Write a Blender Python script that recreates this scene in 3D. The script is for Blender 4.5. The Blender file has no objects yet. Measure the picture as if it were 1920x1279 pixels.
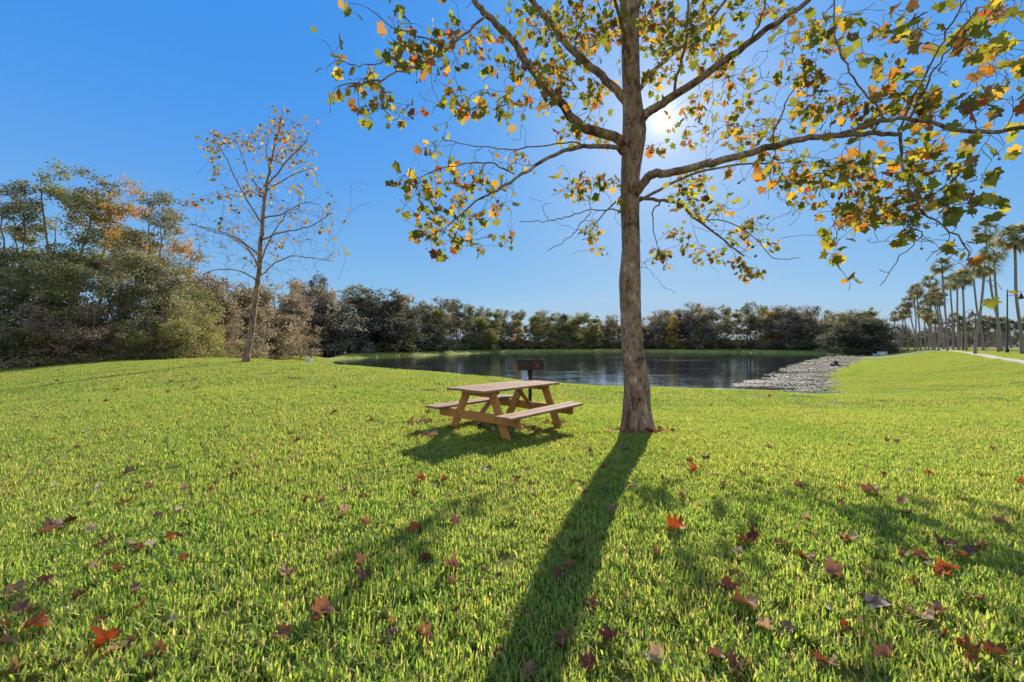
import bpy, math, random
import numpy as np
from mathutils import Vector, Matrix, Euler, Quaternion
R = math.radians
random.seed(7); RNG = np.random.default_rng(7)
SC = bpy.context.scene
COL = SC.collection

# ------------------------------------------------------------------ camera, sky, sun, exposure
F = 790.0; YH = 645.0; CAMZ = 1.43
cd = bpy.data.cameras.new('camera'); cam = bpy.data.objects.new('camera', cd); COL.objects.link(cam)
cam.location = (0, 0, CAMZ); cam.rotation_euler = (R(90), 0, 0)
cd.sensor_width = 36; cd.lens = 36 * F / 1920; cd.shift_y = (YH - 639.5) / 1920
cd.clip_start = 0.05; cd.clip_end = 8000
SC.camera = cam
SKYB = 4.45; SKYK = .05; SKYR = (.64, 2.1); SKYG = (.77, 1.35)     # sky brightness, shoulder, red and green gain and power
SUN_AZ = R(19.8); SUN_EL = R(26.7)          # azimuth east of the view direction
wd = bpy.data.worlds.new('World'); SC.world = wd; wd.use_nodes = True
wn = wd.node_tree; wn.nodes.clear()
sky = wn.nodes.new('ShaderNodeTexSky'); sky.sky_type = 'NISHITA'; sky.sun_disc = False
sky.sun_elevation = SUN_EL; sky.sun_rotation = SUN_AZ; sky.altitude = 0
sky.air_density = 1.0; sky.dust_density = 0.35; sky.ozone_density = 2.6
bg = wn.nodes.new('ShaderNodeBackground'); bg.inputs[1].default_value = 0.12
wo = wn.nodes.new('ShaderNodeOutputWorld')
SUND = Vector((math.sin(SUN_AZ) * math.cos(SUN_EL), math.cos(SUN_AZ) * math.cos(SUN_EL), math.sin(SUN_EL)))
def wm(op, a, b=None, c=None, clamp=False):
    n = wn.nodes.new('ShaderNodeMath'); n.operation = op; n.use_clamp = clamp
    for i, q in enumerate((a, b, c)):
        if q is None: continue
        if isinstance(q, (int, float)): n.inputs[i].default_value = q
        else: wn.links.new(q, n.inputs[i])
    return n.outputs[0]
# the bright daylight sky, its brightness range compressed and its blue deepened
sp = wn.nodes.new('ShaderNodeSeparateColor'); wn.links.new(sky.outputs[0], sp.inputs[0])
r_, g_, b_ = sp.outputs
mxc = wm('MAXIMUM', wm('MAXIMUM', r_, g_), wm('MAXIMUM', b_, 0.0001))
mxc2 = wm('MULTIPLY', mxc, 0.12)
br = wm('DIVIDE', wm('MULTIPLY', mxc2, SKYB), wm('ADD', mxc2, SKYK))
tc = wn.nodes.new('ShaderNodeTexCoord'); dt = wn.nodes.new('ShaderNodeVectorMath'); dt.operation = 'DOT_PRODUCT'
wn.links.new(tc.outputs['Generated'], dt.inputs[0]); dt.inputs[1].default_value = SUND
ang_ = wm('ARCCOSINE', wm('MINIMUM', dt.outputs['Value'], 1.0))
glow = 0.0
for g0, g1 in ((5.0, .38), (.75, 1.8), (.24, 6.5)): glow = wm('ADD', wm('MULTIPLY', wm('EXPONENT', wm('MULTIPLY', ang_, -1 / R(g1))), g0), glow)
sz = wn.nodes.new('ShaderNodeSeparateXYZ'); wn.links.new(tc.outputs['Generated'], sz.inputs[0])
q_ = wm('DIVIDE', sz.outputs[2], .3); low = wm('MULTIPLY', wm('EXPONENT', wm('MULTIPLY', wm('MULTIPLY', q_, q_), -1)), .6)   # paler towards the horizon
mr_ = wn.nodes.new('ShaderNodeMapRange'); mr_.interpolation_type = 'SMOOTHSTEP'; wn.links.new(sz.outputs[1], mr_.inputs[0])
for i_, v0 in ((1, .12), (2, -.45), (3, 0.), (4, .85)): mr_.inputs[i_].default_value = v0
rear_fill = mr_.outputs[0]                                            # added whitish fill light in the unseen sky behind the viewer, lifts the shade
cc = wn.nodes.new('ShaderNodeCombineColor')
for i, (q, k, p) in enumerate(((r_, SKYR[0], SKYR[1]), (g_, SKYG[0], SKYG[1]), (b_, 1.0, 1.0))):
    v_ = wm('MULTIPLY', wm('MULTIPLY', wm('POWER', wm('DIVIDE', q, mxc), p), k), br)
    v_ = wm('ADD', wm('MULTIPLY', v_, wm('SUBTRACT', 1, low)), wm('MULTIPLY', low, SKYB * .97 * (.38, .59, .88)[i]))
    v_ = wm('ADD', wm('MULTIPLY', v_, wm('SUBTRACT', 1, rear_fill)), wm('MULTIPLY', rear_fill, SKYB * 1.02 * (.84, .95, 1.0)[i]))
    wn.links.new(wm('ADD', v_, wm('MULTIPLY', glow, SKYB * (.8, .72, .6)[i])), cc.inputs[i])
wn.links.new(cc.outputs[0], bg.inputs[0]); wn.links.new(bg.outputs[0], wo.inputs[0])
ld = bpy.data.lights.new('sun_light', 'SUN'); ld.energy = 4.6; ld.angle = R(0.55); ld.color = (1, 0.93, 0.8)
lo = bpy.data.objects.new('sun_light', ld); COL.objects.link(lo)
lo.rotation_euler = SUND.to_track_quat('Z', 'Y').to_euler()
SC.view_settings.view_transform = 'Standard'; SC.view_settings.look = 'None'
SC.view_settings.gamma = 1; SC.view_settings.exposure = 0.8
SC.cycles.max_bounces = 8; SC.cycles.transmission_bounces = 6; SC.cycles.diffuse_bounces = 6
SC.cycles.glossy_bounces = 3; SC.cycles.transparent_max_bounces = 8; SC.cycles.caustics_reflective = False

# ------------------------------------------------------------------ helpers
def at(px, py, d):
    return Vector(((px - 960) / F * d, d, CAMZ - (py - YH) / F * d))

def tag(o, label=None, cat=None, group=None, kind=None):
    if label: o['label'] = label
    if cat: o['category'] = cat
    if group: o['group'] = group
    if kind: o['kind'] = kind
    return o

def empty(name, loc, rz=0, **k):
    o = bpy.data.objects.new(name, None); COL.objects.link(o); o.empty_display_size = .2
    o.location = loc; o.rotation_euler = (0, 0, rz); return tag(o, **k)

def np_mesh(name, V, Fc, mat=None, col=None, smooth=False):
    """V (n,3); Fc list of faces or (m,k) array; col (n,3) point colours."""
    me = bpy.data.meshes.new(name)
    V = np.asarray(V, dtype=np.float32)
    if isinstance(Fc, np.ndarray):
        m, k = Fc.shape
        me.vertices.add(len(V)); me.vertices.foreach_set('co', V.ravel())
        me.loops.add(m * k); me.loops.foreach_set('vertex_index', Fc.astype(np.int32).ravel())
        me.polygons.add(m); me.polygons.foreach_set('loop_start', np.arange(0, m * k, k, dtype=np.int32))
        me.polygons.foreach_set('loop_total', np.full(m, k, dtype=np.int32))
        me.update(calc_edges=True)
    else:
        me.from_pydata(V.tolist(), [], Fc); me.update()
    if col is not None:
        at_ = me.color_attributes.new('Col', 'FLOAT_COLOR', 'POINT')
        c4 = np.ones((len(V), 4), dtype=np.float32); c4[:, :3] = col
        at_.data.foreach_set('color', c4.ravel())
    if smooth: me.polygons.foreach_set('use_smooth', np.ones(len(me.polygons), dtype=bool))
    if mat: me.materials.append(mat)
    return me

def link(name, me, parent=None, loc=(0, 0, 0)):
    o = bpy.data.objects.new(name, me); COL.objects.link(o); o.location = loc
    if parent: o.parent = parent
    return o

class MB:
    """collects shapes into ONE mesh"""
    def __init__(s): s.v = []; s.f = []
    def box(s, c, size, M=None, bev=0):
        n = len(s.v); hx, hy, hz = [q / 2 for q in size]; b = bev
        pts = []
        if b <= 0:
            pts = [(x, y, z) for z in (-hz, hz) for (x, y) in ((-hx, -hy), (hx, -hy), (hx, hy), (-hx, hy))]
            fs = [(3, 2, 1, 0), (4, 5, 6, 7), (0, 1, 5, 4), (1, 2, 6, 5), (2, 3, 7, 6), (3, 0, 4, 7)]
        else:
            ring = lambda z, i: [(-hx + i, -hy + b, z), (-hx + b, -hy + i, z), (hx - b, -hy + i, z), (hx - i, -hy + b, z), (hx - i, hy - b, z), (hx - b, hy - i, z), (-hx + b, hy - i, z), (-hx + i, hy - b, z)]
            pts = [(x, y, z) for (x, y, z) in ring(-hz, b)] + ring(-hz + b, 0) + ring(hz - b, 0) + ring(hz, b)
            fs = [tuple(range(7, -1, -1)), tuple(range(24, 32))]
            for r_ in range(3):
                for k in range(8):
                    k2 = (k + 1) % 8
                    fs.append((r_ * 8 + k, r_ * 8 + k2, r_ * 8 + 8 + k2, r_ * 8 + 8 + k))
        c = Vector(c)
        for p in pts:
            q = Vector(p)
            if M is not None: q = M @ q
            s.v.append(tuple(q + c))
        s.f += [tuple(i + n for i in f) for f in fs]
        return s
    def tube(s, pts, rad, sides=6, cap=True):
        n0 = len(s.v); pts = [Vector(p) for p in pts]; m = len(pts)
        if not hasattr(rad, '__len__'): rad = [rad] * m
        ref = None
        for i, p in enumerate(pts):
            d = (pts[min(i + 1, m - 1)] - pts[max(i - 1, 0)])
            d = d.normalized() if d.length > 1e-9 else Vector((0, 0, 1))
            if ref is None: ref = Vector((1, 0, 0)) if abs(d.x) < .8 else Vector((0, 1, 0))
            u = (ref - d * ref.dot(d)); u = u.normalized() if u.length > 1e-6 else d.orthogonal().normalized()
            ref = u; w = d.cross(u)
            for k in range(sides):
                a = 2 * math.pi * k / sides
                s.v.append(tuple(p + (u * math.cos(a) + w * math.sin(a)) * rad[i]))
        for i in range(m - 1):
            for k in range(sides):
                k2 = (k + 1) % sides; a = n0 + i * sides
                s.f.append((a + k, a + k2, a + sides + k2, a + sides + k))
        if cap and sides > 3:
            s.f.append(tuple(n0 + k for k in range(sides - 1, -1, -1)))
            s.f.append(tuple(n0 + (m - 1) * sides + k for k in range(sides)))
        return s
    def plank(s, a, b, width, thick, side):
        """board from a to b, its width along the vector side"""
        a = Vector(a); b = Vector(b); d = (b - a); L = d.length; d.normalize()
        side = Vector(side); side = (side - d * side.dot(d)).normalized(); n = d.cross(side)
        M = Matrix((d, side, n)).transposed()
        return s.box((a + b) / 2, (L, width, thick), M, bev=min(.006, thick * .2))
    def mesh(s, name, mat, smooth=False): return np_mesh(name, s.v, s.f, mat, smooth=smooth)
    def build(s, name, mat, parent=None, smooth=False, loc=(0, 0, 0)): return link(name, s.mesh(name, mat, smooth), parent, loc)

# ------------------------------------------------------------------ materials
def newmat(name):
    m = bpy.data.materials.new(name); m.use_nodes = True; nt = m.node_tree; nt.nodes.clear()
    out = nt.nodes.new('ShaderNodeOutputMaterial'); return m, nt, out
def N(nt, t, **k):
    n = nt.nodes.new(t)
    for a, b in k.items():
        if a.startswith('i_'): n.inputs[a[2:].replace('_', ' ')].default_value = b
        else: setattr(n, a, b)
    return n
def ramp(nt, stops, fac):
    r = nt.nodes.new('ShaderNodeValToRGB'); el = r.color_ramp.elements
    while len(el) < len(stops): el.new(.5)
    for e, (p, c) in zip(el, stops): e.position = p; e.color = (*c, 1)
    nt.links.new(fac, r.inputs[0]); return r
def noise(nt, scale, detail=4, rough=.6, vec=None, dist=0):
    n = nt.nodes.new('ShaderNodeTexNoise'); n.inputs['Scale'].default_value = scale; n.inputs['Detail'].default_value = detail
    n.inputs['Roughness'].default_value = rough; n.inputs['Distortion'].default_value = dist
    if vec: nt.links.new(vec, n.inputs['Vector'])
    return n
def coords(nt, out='Object', scale=(1, 1, 1)):
    t = nt.nodes.new('ShaderNodeTexCoord'); mp = nt.nodes.new('ShaderNodeMapping'); mp.inputs['Scale'].default_value = scale
    nt.links.new(t.outputs[out], mp.inputs[0]); return mp.outputs[0]
def bump(nt, h, strength=.5, dist=.02):
    b = nt.nodes.new('ShaderNodeBump'); b.inputs['Strength'].default_value = strength; b.inputs['Distance'].default_value = dist
    nt.links.new(h, b.inputs['Height']); return b.outputs[0]

def mat_noise(name, stops, scale=5, rough=.8, bs=.4, bd=.02, stretch=(1, 1, 1), detail=5, metallic=0, coord='Object', dist=0):
    m, nt, out = newmat(name); v = coords(nt, coord, stretch)
    n = noise(nt, scale, detail, .65, v, dist); r = ramp(nt, stops, n.outputs[0])
    p = N(nt, 'ShaderNodeBsdfPrincipled'); p.inputs['Roughness'].default_value = rough; p.inputs['Metallic'].default_value = metallic
    nt.links.new(r.outputs[0], p.inputs['Base Color'])
    nt.links.new(bump(nt, n.outputs[0], bs, bd), p.inputs['Normal'])
    nt.links.new(p.outputs[0], out.inputs[0]); return m

def mat_leaf(name, trans=.5, gloss=.08, tint=(1, 1, 1), tgain=(1.5, 1.45, .8)):
    """thin leaf: own colour from the mesh attribute, part of the light passes through"""
    m, nt, out = newmat(name)
    a = N(nt, 'ShaderNodeAttribute', attribute_name='Col')
    mul = N(nt, 'ShaderNodeMix', data_type='RGBA', blend_type='MULTIPLY'); mul.inputs[0].default_value = 1
    nt.links.new(a.outputs['Color'], mul.inputs[6]); mul.inputs[7].default_value = (*tint, 1)
    mt = N(nt, 'ShaderNodeMix', data_type='RGBA', blend_type='MULTIPLY'); mt.inputs[0].default_value = 1
    nt.links.new(mul.outputs[2], mt.inputs[6]); mt.inputs[7].default_value = (*tgain, 1)
    d = N(nt, 'ShaderNodeBsdfDiffuse'); t = N(nt, 'ShaderNodeBsdfTranslucent'); g = N(nt, 'ShaderNodeBsdfGlossy'); g.inputs['Roughness'].default_value = .5
    g.inputs[0].default_value = (.9, .9, .85, 1)
    nt.links.new(mul.outputs[2], d.inputs[0]); nt.links.new(mt.outputs[2], t.inputs[0])
    m1 = N(nt, 'ShaderNodeMixShader'); m1.inputs[0].default_value = trans
    nt.links.new(d.outputs[0], m1.inputs[1]); nt.links.new(t.outputs[0], m1.inputs[2])
    m2 = N(nt, 'ShaderNodeMixShader'); m2.inputs[0].default_value = gloss
    nt.links.new(m1.outputs[0], m2.inputs[1]); nt.links.new(g.outputs[0], m2.inputs[2])
    nt.links.new(m2.outputs[0], out.inputs[0]); return m

def uneven(m, scale=.45):
    nt = m.node_tree; g = N(nt, 'ShaderNodeNewGeometry'); n = noise(nt, scale, 5, .65, g.outputs['Position'])
    rp = ramp(nt, [(.32, (.78, .88, .74)), (.48, (1, 1, 1)), (.6, (1.08, 1.0, 1.05)), (.72, (1.2, 1.02, 1.35))], n.outputs[0])
    mul = [x for x in nt.nodes if x.type == 'MIX'][0]; at_ = [x for x in nt.nodes if x.type == 'ATTRIBUTE'][0]
    m3 = N(nt, 'ShaderNodeMix', data_type='RGBA', blend_type='MULTIPLY'); m3.inputs[0].default_value = 1
    nt.links.new(at_.outputs['Color'], m3.inputs[6]); nt.links.new(rp.outputs[0], m3.inputs[7]); nt.links.new(m3.outputs[2], mul.inputs[6])

def mat_bark(name, stops, scale=9, stretch=(1, 1, .35), bd=.02):
    m, nt, out = newmat(name); v = coords(nt, 'Object', stretch)
    n = noise(nt, scale, 8, .7, v, .6); n2 = noise(nt, scale * 4, 5, .7, v); vo = N(nt, 'ShaderNodeTexVoronoi'); vo.inputs['Scale'].default_value = scale * 2.2
    nt.links.new(v, vo.inputs['Vector'])
    r = ramp(nt, stops, n.outputs[0])
    mx = N(nt, 'ShaderNodeMix', data_type='RGBA', blend_type='MULTIPLY'); mx.inputs[0].default_value = .75
    r2 = ramp(nt, [(.38, (.16, .12, .10)), (.47, (.85, .85, .85)), (.6, (1.08, 1.08, 1.08))], n2.outputs[0])
    nt.links.new(r.outputs[0], mx.inputs[6]); nt.links.new(r2.outputs[0], mx.inputs[7])
    p = N(nt, 'ShaderNodeBsdfPrincipled'); p.inputs['Roughness'].default_value = .9
    nt.links.new(mx.outputs[2], p.inputs['Base Color'])
    ad = N(nt, 'ShaderNodeMath', operation='ADD'); nt.links.new(n2.outputs[0], ad.inputs[0]); nt.links.new(vo.outputs[0], ad.inputs[1])
    nt.links.new(bump(nt, ad.outputs[0], .7, bd), p.inputs['Normal'])
    nt.links.new(p.outputs[0], out.inputs[0]); return m

# ground under the grass
def mat_ground():
    m, nt, out = newmat('lawn_soil'); v = coords(nt, 'Object')
    n1 = noise(nt, .16, 5, .6, v); n2 = noise(nt, 9, 8, .75, v); n3 = noise(nt, 1.3, 6, .7, v)
    ra = ramp(nt, [(.3, (.15, .185, .05)), (.5, (.23, .25, .065)), (.62, (.30, .31, .09)), (.75, (.37, .33, .15))], n1.outputs[0])
    rb = ramp(nt, [(.3, (.35, .38, .3)), (.5, (.9, .95, .8)), (.7, (1.3, 1.25, 1.2))], n2.outputs[0])
    rc = ramp(nt, [(.35, (.75, .8, .7)), (.6, (1.15, 1.1, 1.1))], n3.outputs[0])
    m1 = N(nt, 'ShaderNodeMix', data_type='RGBA', blend_type='MULTIPLY'); m1.inputs[0].default_value = 1
    m2 = N(nt, 'ShaderNodeMix', data_type='RGBA', blend_type='MULTIPLY'); m2.inputs[0].default_value = 1
    nt.links.new(ra.outputs[0], m1.inputs[6]); nt.links.new(rb.outputs[0], m1.inputs[7])
    nt.links.new(m1.outputs[2], m2.inputs[6]); nt.links.new(rc.outputs[0], m2.inputs[7])
    d = N(nt, 'ShaderNodeBsdfPrincipled'); d.inputs['Roughness'].default_value = 1; d.inputs['Specular IOR Level'].default_value = .1
    nt.links.new(m2.outputs[2], d.inputs['Base Color'])
    nt.links.new(bump(nt, n2.outputs[0], 1, .12), d.inputs['Normal'])
    nt.links.new(d.outputs[0], out.inputs[0]); return m

def mat_water():
    m, nt, out = newmat('pond_water')
    v = coords(nt, 'Object', (.5, 1.6, 1)); n1 = noise(nt, 1.6, 4, .6, v); v2 = coords(nt, 'Object', (.03, .16, 1)); n2 = noise(nt, 1.0, 4, .55, v2)
    rr = ramp(nt, [(.40, (.02, .02, .02)), (.5, (.03, .03, .03)), (.62, (.06, .06, .06)), (.74, (.10, .10, .10))], n2.outputs[0])
    p = N(nt, 'ShaderNodeBsdfPrincipled'); p.inputs['Base Color'].default_value = (.02, .026, .032, 1)
    p.inputs['IOR'].default_value = 1.75
    nt.links.new(rr.outputs[0], p.inputs['Roughness'])
    ml = N(nt, 'ShaderNodeMath', operation='MULTIPLY'); nt.links.new(n1.outputs[0], ml.inputs[0]); nt.links.new(rr.outputs[0], ml.inputs[1])
    v3 = coords(nt, 'Object', (.25, 3.0, 1)); n3 = noise(nt, 2.2, 3, .6, v3); v4 = coords(nt, 'Object', (.06, .5, 1)); n4 = noise(nt, 1.3, 3, .6, v4)
    amp = ramp(nt, [(.37, (.022, .022, .022)), (.52, (.045, .045, .045)), (.62, (.12, .12, .12)), (.72, (.22, .22, .22))], n4.outputs[0])
    def m_(op, a, b):
        q = N(nt, 'ShaderNodeMath', operation=op)
        for i, z in enumerate((a, b)):
            if isinstance(z, float): q.inputs[i].default_value = z
            else: nt.links.new(z, q.inputs[i])
        return q.outputs[0]
    ty = m_('MULTIPLY', m_('SUBTRACT', n3.outputs[0], .5), m_('MULTIPLY', amp.outputs[0], 2.4)); tx = m_('MULTIPLY', m_('SUBTRACT', n1.outputs[0], .5), m_('MULTIPLY', amp.outputs[0], .25))
    cb = N(nt, 'ShaderNodeCombineXYZ'); nt.links.new(tx, cb.inputs[0]); nt.links.new(ty, cb.inputs[1]); cb.inputs[2].default_value = 1
    nm = N(nt, 'ShaderNodeVectorMath', operation='NORMALIZE'); nt.links.new(cb.outputs[0], nm.inputs[0]); nt.links.new(nm.outputs[0], p.inputs['Normal'])
    nt.links.new(p.outputs[0], out.inputs[0]); return m

M = {}
M['ground'] = mat_ground(); M['water'] = mat_water()
M['leaf'] = mat_leaf('sycamore_leaf', .58, .02, tgain=(1.8, 1.55, .9))
M['dryleaf'] = mat_leaf('dry_leaf', .28, .015, tgain=(1.6, 1.0, .6))
M['foliage'] = mat_leaf('wood_foliage', .4, .015, tint=(2.5, 2.2, 2.05), tgain=(1.3, 1.2, .95))
M['grass'] = mat_leaf('grass_blade', .58, .02, tgain=(1.85, 1.78, 1.05))
M['bark'] = mat_bark('sycamore_bark', [(.37, (.085, .04, .025)), (.43, (.18, .10, .065)), (.46, (.29, .175, .12)), (.55, (.34, .215, .15)), (.59, (.36, .235, .165)), (.61, (.54, .40, .29))], 4.5, (1, 1, .45), .06)
M['bark_dark'] = mat_bark('wood_bark', [(.3, (.13, .095, .065)), (.6, (.28, .21, .15)), (.75, (.42, .34, .25))], 4)
M['palm_bark'] = mat_noise('palm_bark', [(.3, (.16, .12, .10)), (.7, (.36, .29, .24))], 14, .9, .8, .03, (.6, .6, 3))
M['timber'] = mat_noise('stained_timber', [(.3, (.32, .115, .026)), (.5, (.47, .19, .045)), (.7, (.58, .27, .08))], 3, .6, .25, .004, (1.2, 14, 14), 6)
M['deck'] = mat_noise('weathered_board', [(.3, (.09, .04, .022)), (.42, (.22, .115, .062)), (.56, (.34, .19, .11)), (.68, (.50, .33, .22))], 2.5, .85, .5, .006, (1.2, 22, 22), 8)
M['iron'] = mat_noise('rusty_iron', [(.4, (.018, .015, .015)), (.6, (.035, .022, .018)), (.68, (.28, .07, .025)), (.8, (.4, .13, .05))], 7, .75, .5, .004)
M['concrete'] = mat_noise('pale_concrete', [(.3, (.34, .30, .25)), (.7, (.45, .40, .34))], 2, .9, .2, .01)
M['asphalt'] = mat_noise('asphalt', [(.3, (.10, .095, .1)), (.7, (.16, .155, .16))], 3, .9, .2, .01)
M['lamp'] = mat_noise('dark_painted_metal', [(.3, (.02, .022, .025)), (.7, (.035, .037, .04))], 4, .85, .05, .002)
M['white'] = mat_noise('white_paint', [(.3, (.62, .62, .6)), (.7, (.78, .78, .76))], 5, .5, .1, .002)
M['bluebox'] = mat_noise('pale_blue_paint', [(.3, (.42, .55, .66)), (.7, (.52, .64, .74))], 5, .5, .1, .002)
M['stakewood'] = mat_noise('grey_post_wood', [(.3, (.12, .1, .07)), (.7, (.3, .26, .2))], 6, .85, .4, .01, (3, 3, .5))
M['weed'] = mat_leaf('floating_weed_leaf', .1, .07)

uneven(M['grass'])
# ------------------------------------------------------------------ terrain
ZW = -1.57
POND = np.array([(-29, 68), (-33, 82), (-30, 95), (-20, 114), (-4, 151), (45, 173), (73, 148), (90, 131), (89, 108), (46, 58), (31, 42), (19.5, 26),
                 (12, 25), (3, 26), (-5, 29), (-15, 40), (-24, 56)], float)
COVE = np.array([(-58, 100), (-47, 103), (-39, 90), (-37, 80), (-43, 84)], float)
def sd_poly(P, x, y):
    d = np.full(x.shape, 1e18); s = np.ones(x.shape); n = len(P)
    for i in range(n):
        a = P[i]; b = P[i - 1]; ex, ey = b - a
        wx = x - a[0]; wy = y - a[1]; t = np.clip((wx * ex + wy * ey) / (ex * ex + ey * ey), 0, 1)
        bx = wx - ex * t; by = wy - ey * t; d = np.minimum(d, bx * bx + by * by)
        c1 = y >= a[1]; c2 = y < b[1]; c3 = ex * wy > ey * wx
        s = np.where((c1 & c2 & c3) | (~c1 & ~c2 & ~c3), -s, s)
    return s * np.sqrt(d)
def sst(t): t = np.clip(t, 0, 1); return t * t * (3 - 2 * t)
PXS = np.array([-800, 0, 200, 400, 460, 600, 750, 850, 960, 1100, 1230, 1400, 1550, 1920, 2700], float)
EDG = np.array([701.7, 694.5, 682.0, 676.6, 678.3, 683.5, 698.5, 708.1, 718.9, 734.3, 741.3, 748.7, 759.6, 751.2, 755.8])
DEP = np.array([22, 22, 22, 21.5, 21, 19, 17, 16, 15.3, 14.5, 14, 13.5, 12.5, 12, 12.])
ZC = CAMZ - (EDG - YH) / F * DEP
def wob(x, y):
    return (np.sin(x * .37 + 1.1) * np.cos(y * .29 + .4) + .5 * np.sin(x * .93 + y * .71) + .3 * np.sin(x * 2.1 - y * 1.7 + 2))
def H(x, y):
    x = np.asarray(x, float); y = np.asarray(y, float)
    a = 960 + F * np.clip(x / np.maximum(y, .6), -2.2, 2.2)
    yc = np.interp(a, PXS, DEP); zc = np.interp(a, PXS, ZC)
    front = sst(y / 3)
    zn = zc * sst((y / yc - .12) / .88) * front
    xe = 19 + .854 * (y - 26)
    r = sst((x - xe + 3) / 24)
    pf = -.7 + 1.05 * r
    P = zn + (pf - zn) * sst((y - yc - 1) / 26)
    P = P + .02 * wob(x, y) * sst((y - 2) / 6)
    sd = np.minimum(sd_poly(POND, x, y) + .5 * wob(x * .8, y * .8) * .8, sd_poly(COVE, x, y))
    near = 1 - sst((y - 26) / 16)
    w = 5 + 5.2 * near; w = w + (13 - w) * sst((x - xe + 2) / 6)
    out = ZW + (P - ZW) * sst(sd / w * .5 + .5 * np.clip(sd / w, 0, 1) ** .9)
    ins = ZW - np.minimum(.9, -sd * .25)
    return np.where(sd > 0, out, ins)
def hz(x, y): return float(H(np.array([x]), np.array([y]))[0])
def ground_at(px, py):
    lo_, hi = .8, 400.
    ds = np.concatenate([np.linspace(1, 40, 1600), np.linspace(40, 300, 1500)])
    x = (px - 960) / F * ds; z = CAMZ - (py - YH) / F * ds
    k = np.where(z <= H(x, ds))[0]
    d = ds[k[0]] if len(k) else 60.
    return Vector(((px - 960) / F * d, d, hz((px - 960) / F * d, d)))

nr, na = 430, 560
rr_ = np.concatenate([[0.0], np.geomspace(.6, 900, nr - 2), [5000]])
ang = np.concatenate([np.linspace(-R(64), R(64), 460), np.linspace(R(64), 2 * math.pi - R(64), na - 460 + 2)[1:-1]])
Rg, Ag = np.meshgrid(rr_, ang, indexing='ij')
X = Rg * np.sin(Ag); Y = Rg * np.cos(Ag); Z = H(X, Y)
Z[-1, :] = -2
V = np.stack([X, Y, Z], -1).reshape(-1, 3)
i, j = np.meshgrid(np.arange(nr - 1), np.arange(na), indexing='ij'); j2 = (j + 1) % na
Fq = np.stack([i * na + j, (i + 1) * na + j, (i + 1) * na + j2, i * na + j2], -1).reshape(-1, 4)[:, ::-1]
tag(link('ground', np_mesh('ground', V, Fq, M['ground'], smooth=True)), kind='structure')
wv = [(-90, 20, ZW), (120, 20, ZW), (120, 190, ZW), (-90, 190, ZW)]
tag(link('pond_water', np_mesh('pond_water', wv, [(0, 1, 2, 3)], M['water'])), kind='structure')

# ------------------------------------------------------------------ leaves and growth
_o = [(0, .02), (.16, -.12), (.34, -.1), (.52, -.02), (.5, .14), (.44, .22), (.62, .36), (.68, .5), (.52, .52), (.36, .54), (.32, .66), (.22, .74), (.12, .8), (0, .98)]
LEAF2 = [(_x, _y) for _x, _y in _o] + [(-_x, _y) for _x, _y in _o[-2:0:-1]]
def leaf_template(fold=.3, droop=.45):
    v = [(0, .28, .06)]
    for x, y in LEAF2:
        r2 = x * x + (y - .28) ** 2
        v.append((x, y, fold * abs(x) - droop * r2 + .05 * math.sin(17 * x + 9 * y)))
    n = len(LEAF2)
    f = [(0, 1 + k, 1 + (k + 1) % n) for k in range(n)]
    return np.array(v, float), np.array(f)
QUAD = (np.array([(0, 0, 0), (.32, .5, .05), (0, 1, -.08), (-.32, .5, .05)], float), np.array([(0, 1, 2), (0, 2, 3)]))

def rot_frames(tip, rng, twist=math.pi):
    tip = tip / np.linalg.norm(tip, axis=1, keepdims=True)
    rnd = rng.normal(size=tip.shape); side = np.cross(tip, rnd); side /= np.linalg.norm(side, axis=1, keepdims=True)
    nrm = np.cross(side, tip)
    return np.stack([side, tip, nrm], -1)          # columns: x, y, z
def scatter(tpl, P, Fr, S, C):
    tv, tf = tpl; n = len(P); m = len(tv)
    V = np.einsum('nij,mj->nmi', Fr, tv) * np.asarray(S).reshape(-1, 1, 1) + P[:, None, :]
    Fc = tf[None] + (np.arange(n) * m)[:, None, None]
    return V.reshape(-1, 3), Fc.reshape(-1, 3), np.repeat(C, m, 0)

def palette(rng, n, cols, w, jit=.18):
    cols = np.array(cols); k = rng.choice(len(cols), n, p=np.array(w) / sum(w))
    c = cols[k] * rng.uniform(1 - jit, 1 + jit, (n, 1)) * rng.uniform(.93, 1.07, (n, 3))
    return c

def catmull(pts, n):
    pts = [Vector(p) for p in pts]; P = [pts[0] * 2 - pts[1]] + pts + [pts[-1] * 2 - pts[-2]]; out = []
    for i in range(1, len(P) - 2):
        for k in range(n):
            t = k / n; a, b, c, d = P[i - 1], P[i], P[i + 1], P[i + 2]
            out.append(.5 * ((2 * b) + (c - a) * t + (2 * a - 5 * b + 4 * c - d) * t * t + (3 * b - a - 3 * c + d) * t ** 3))
    out.append(pts[-1]); return out

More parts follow.
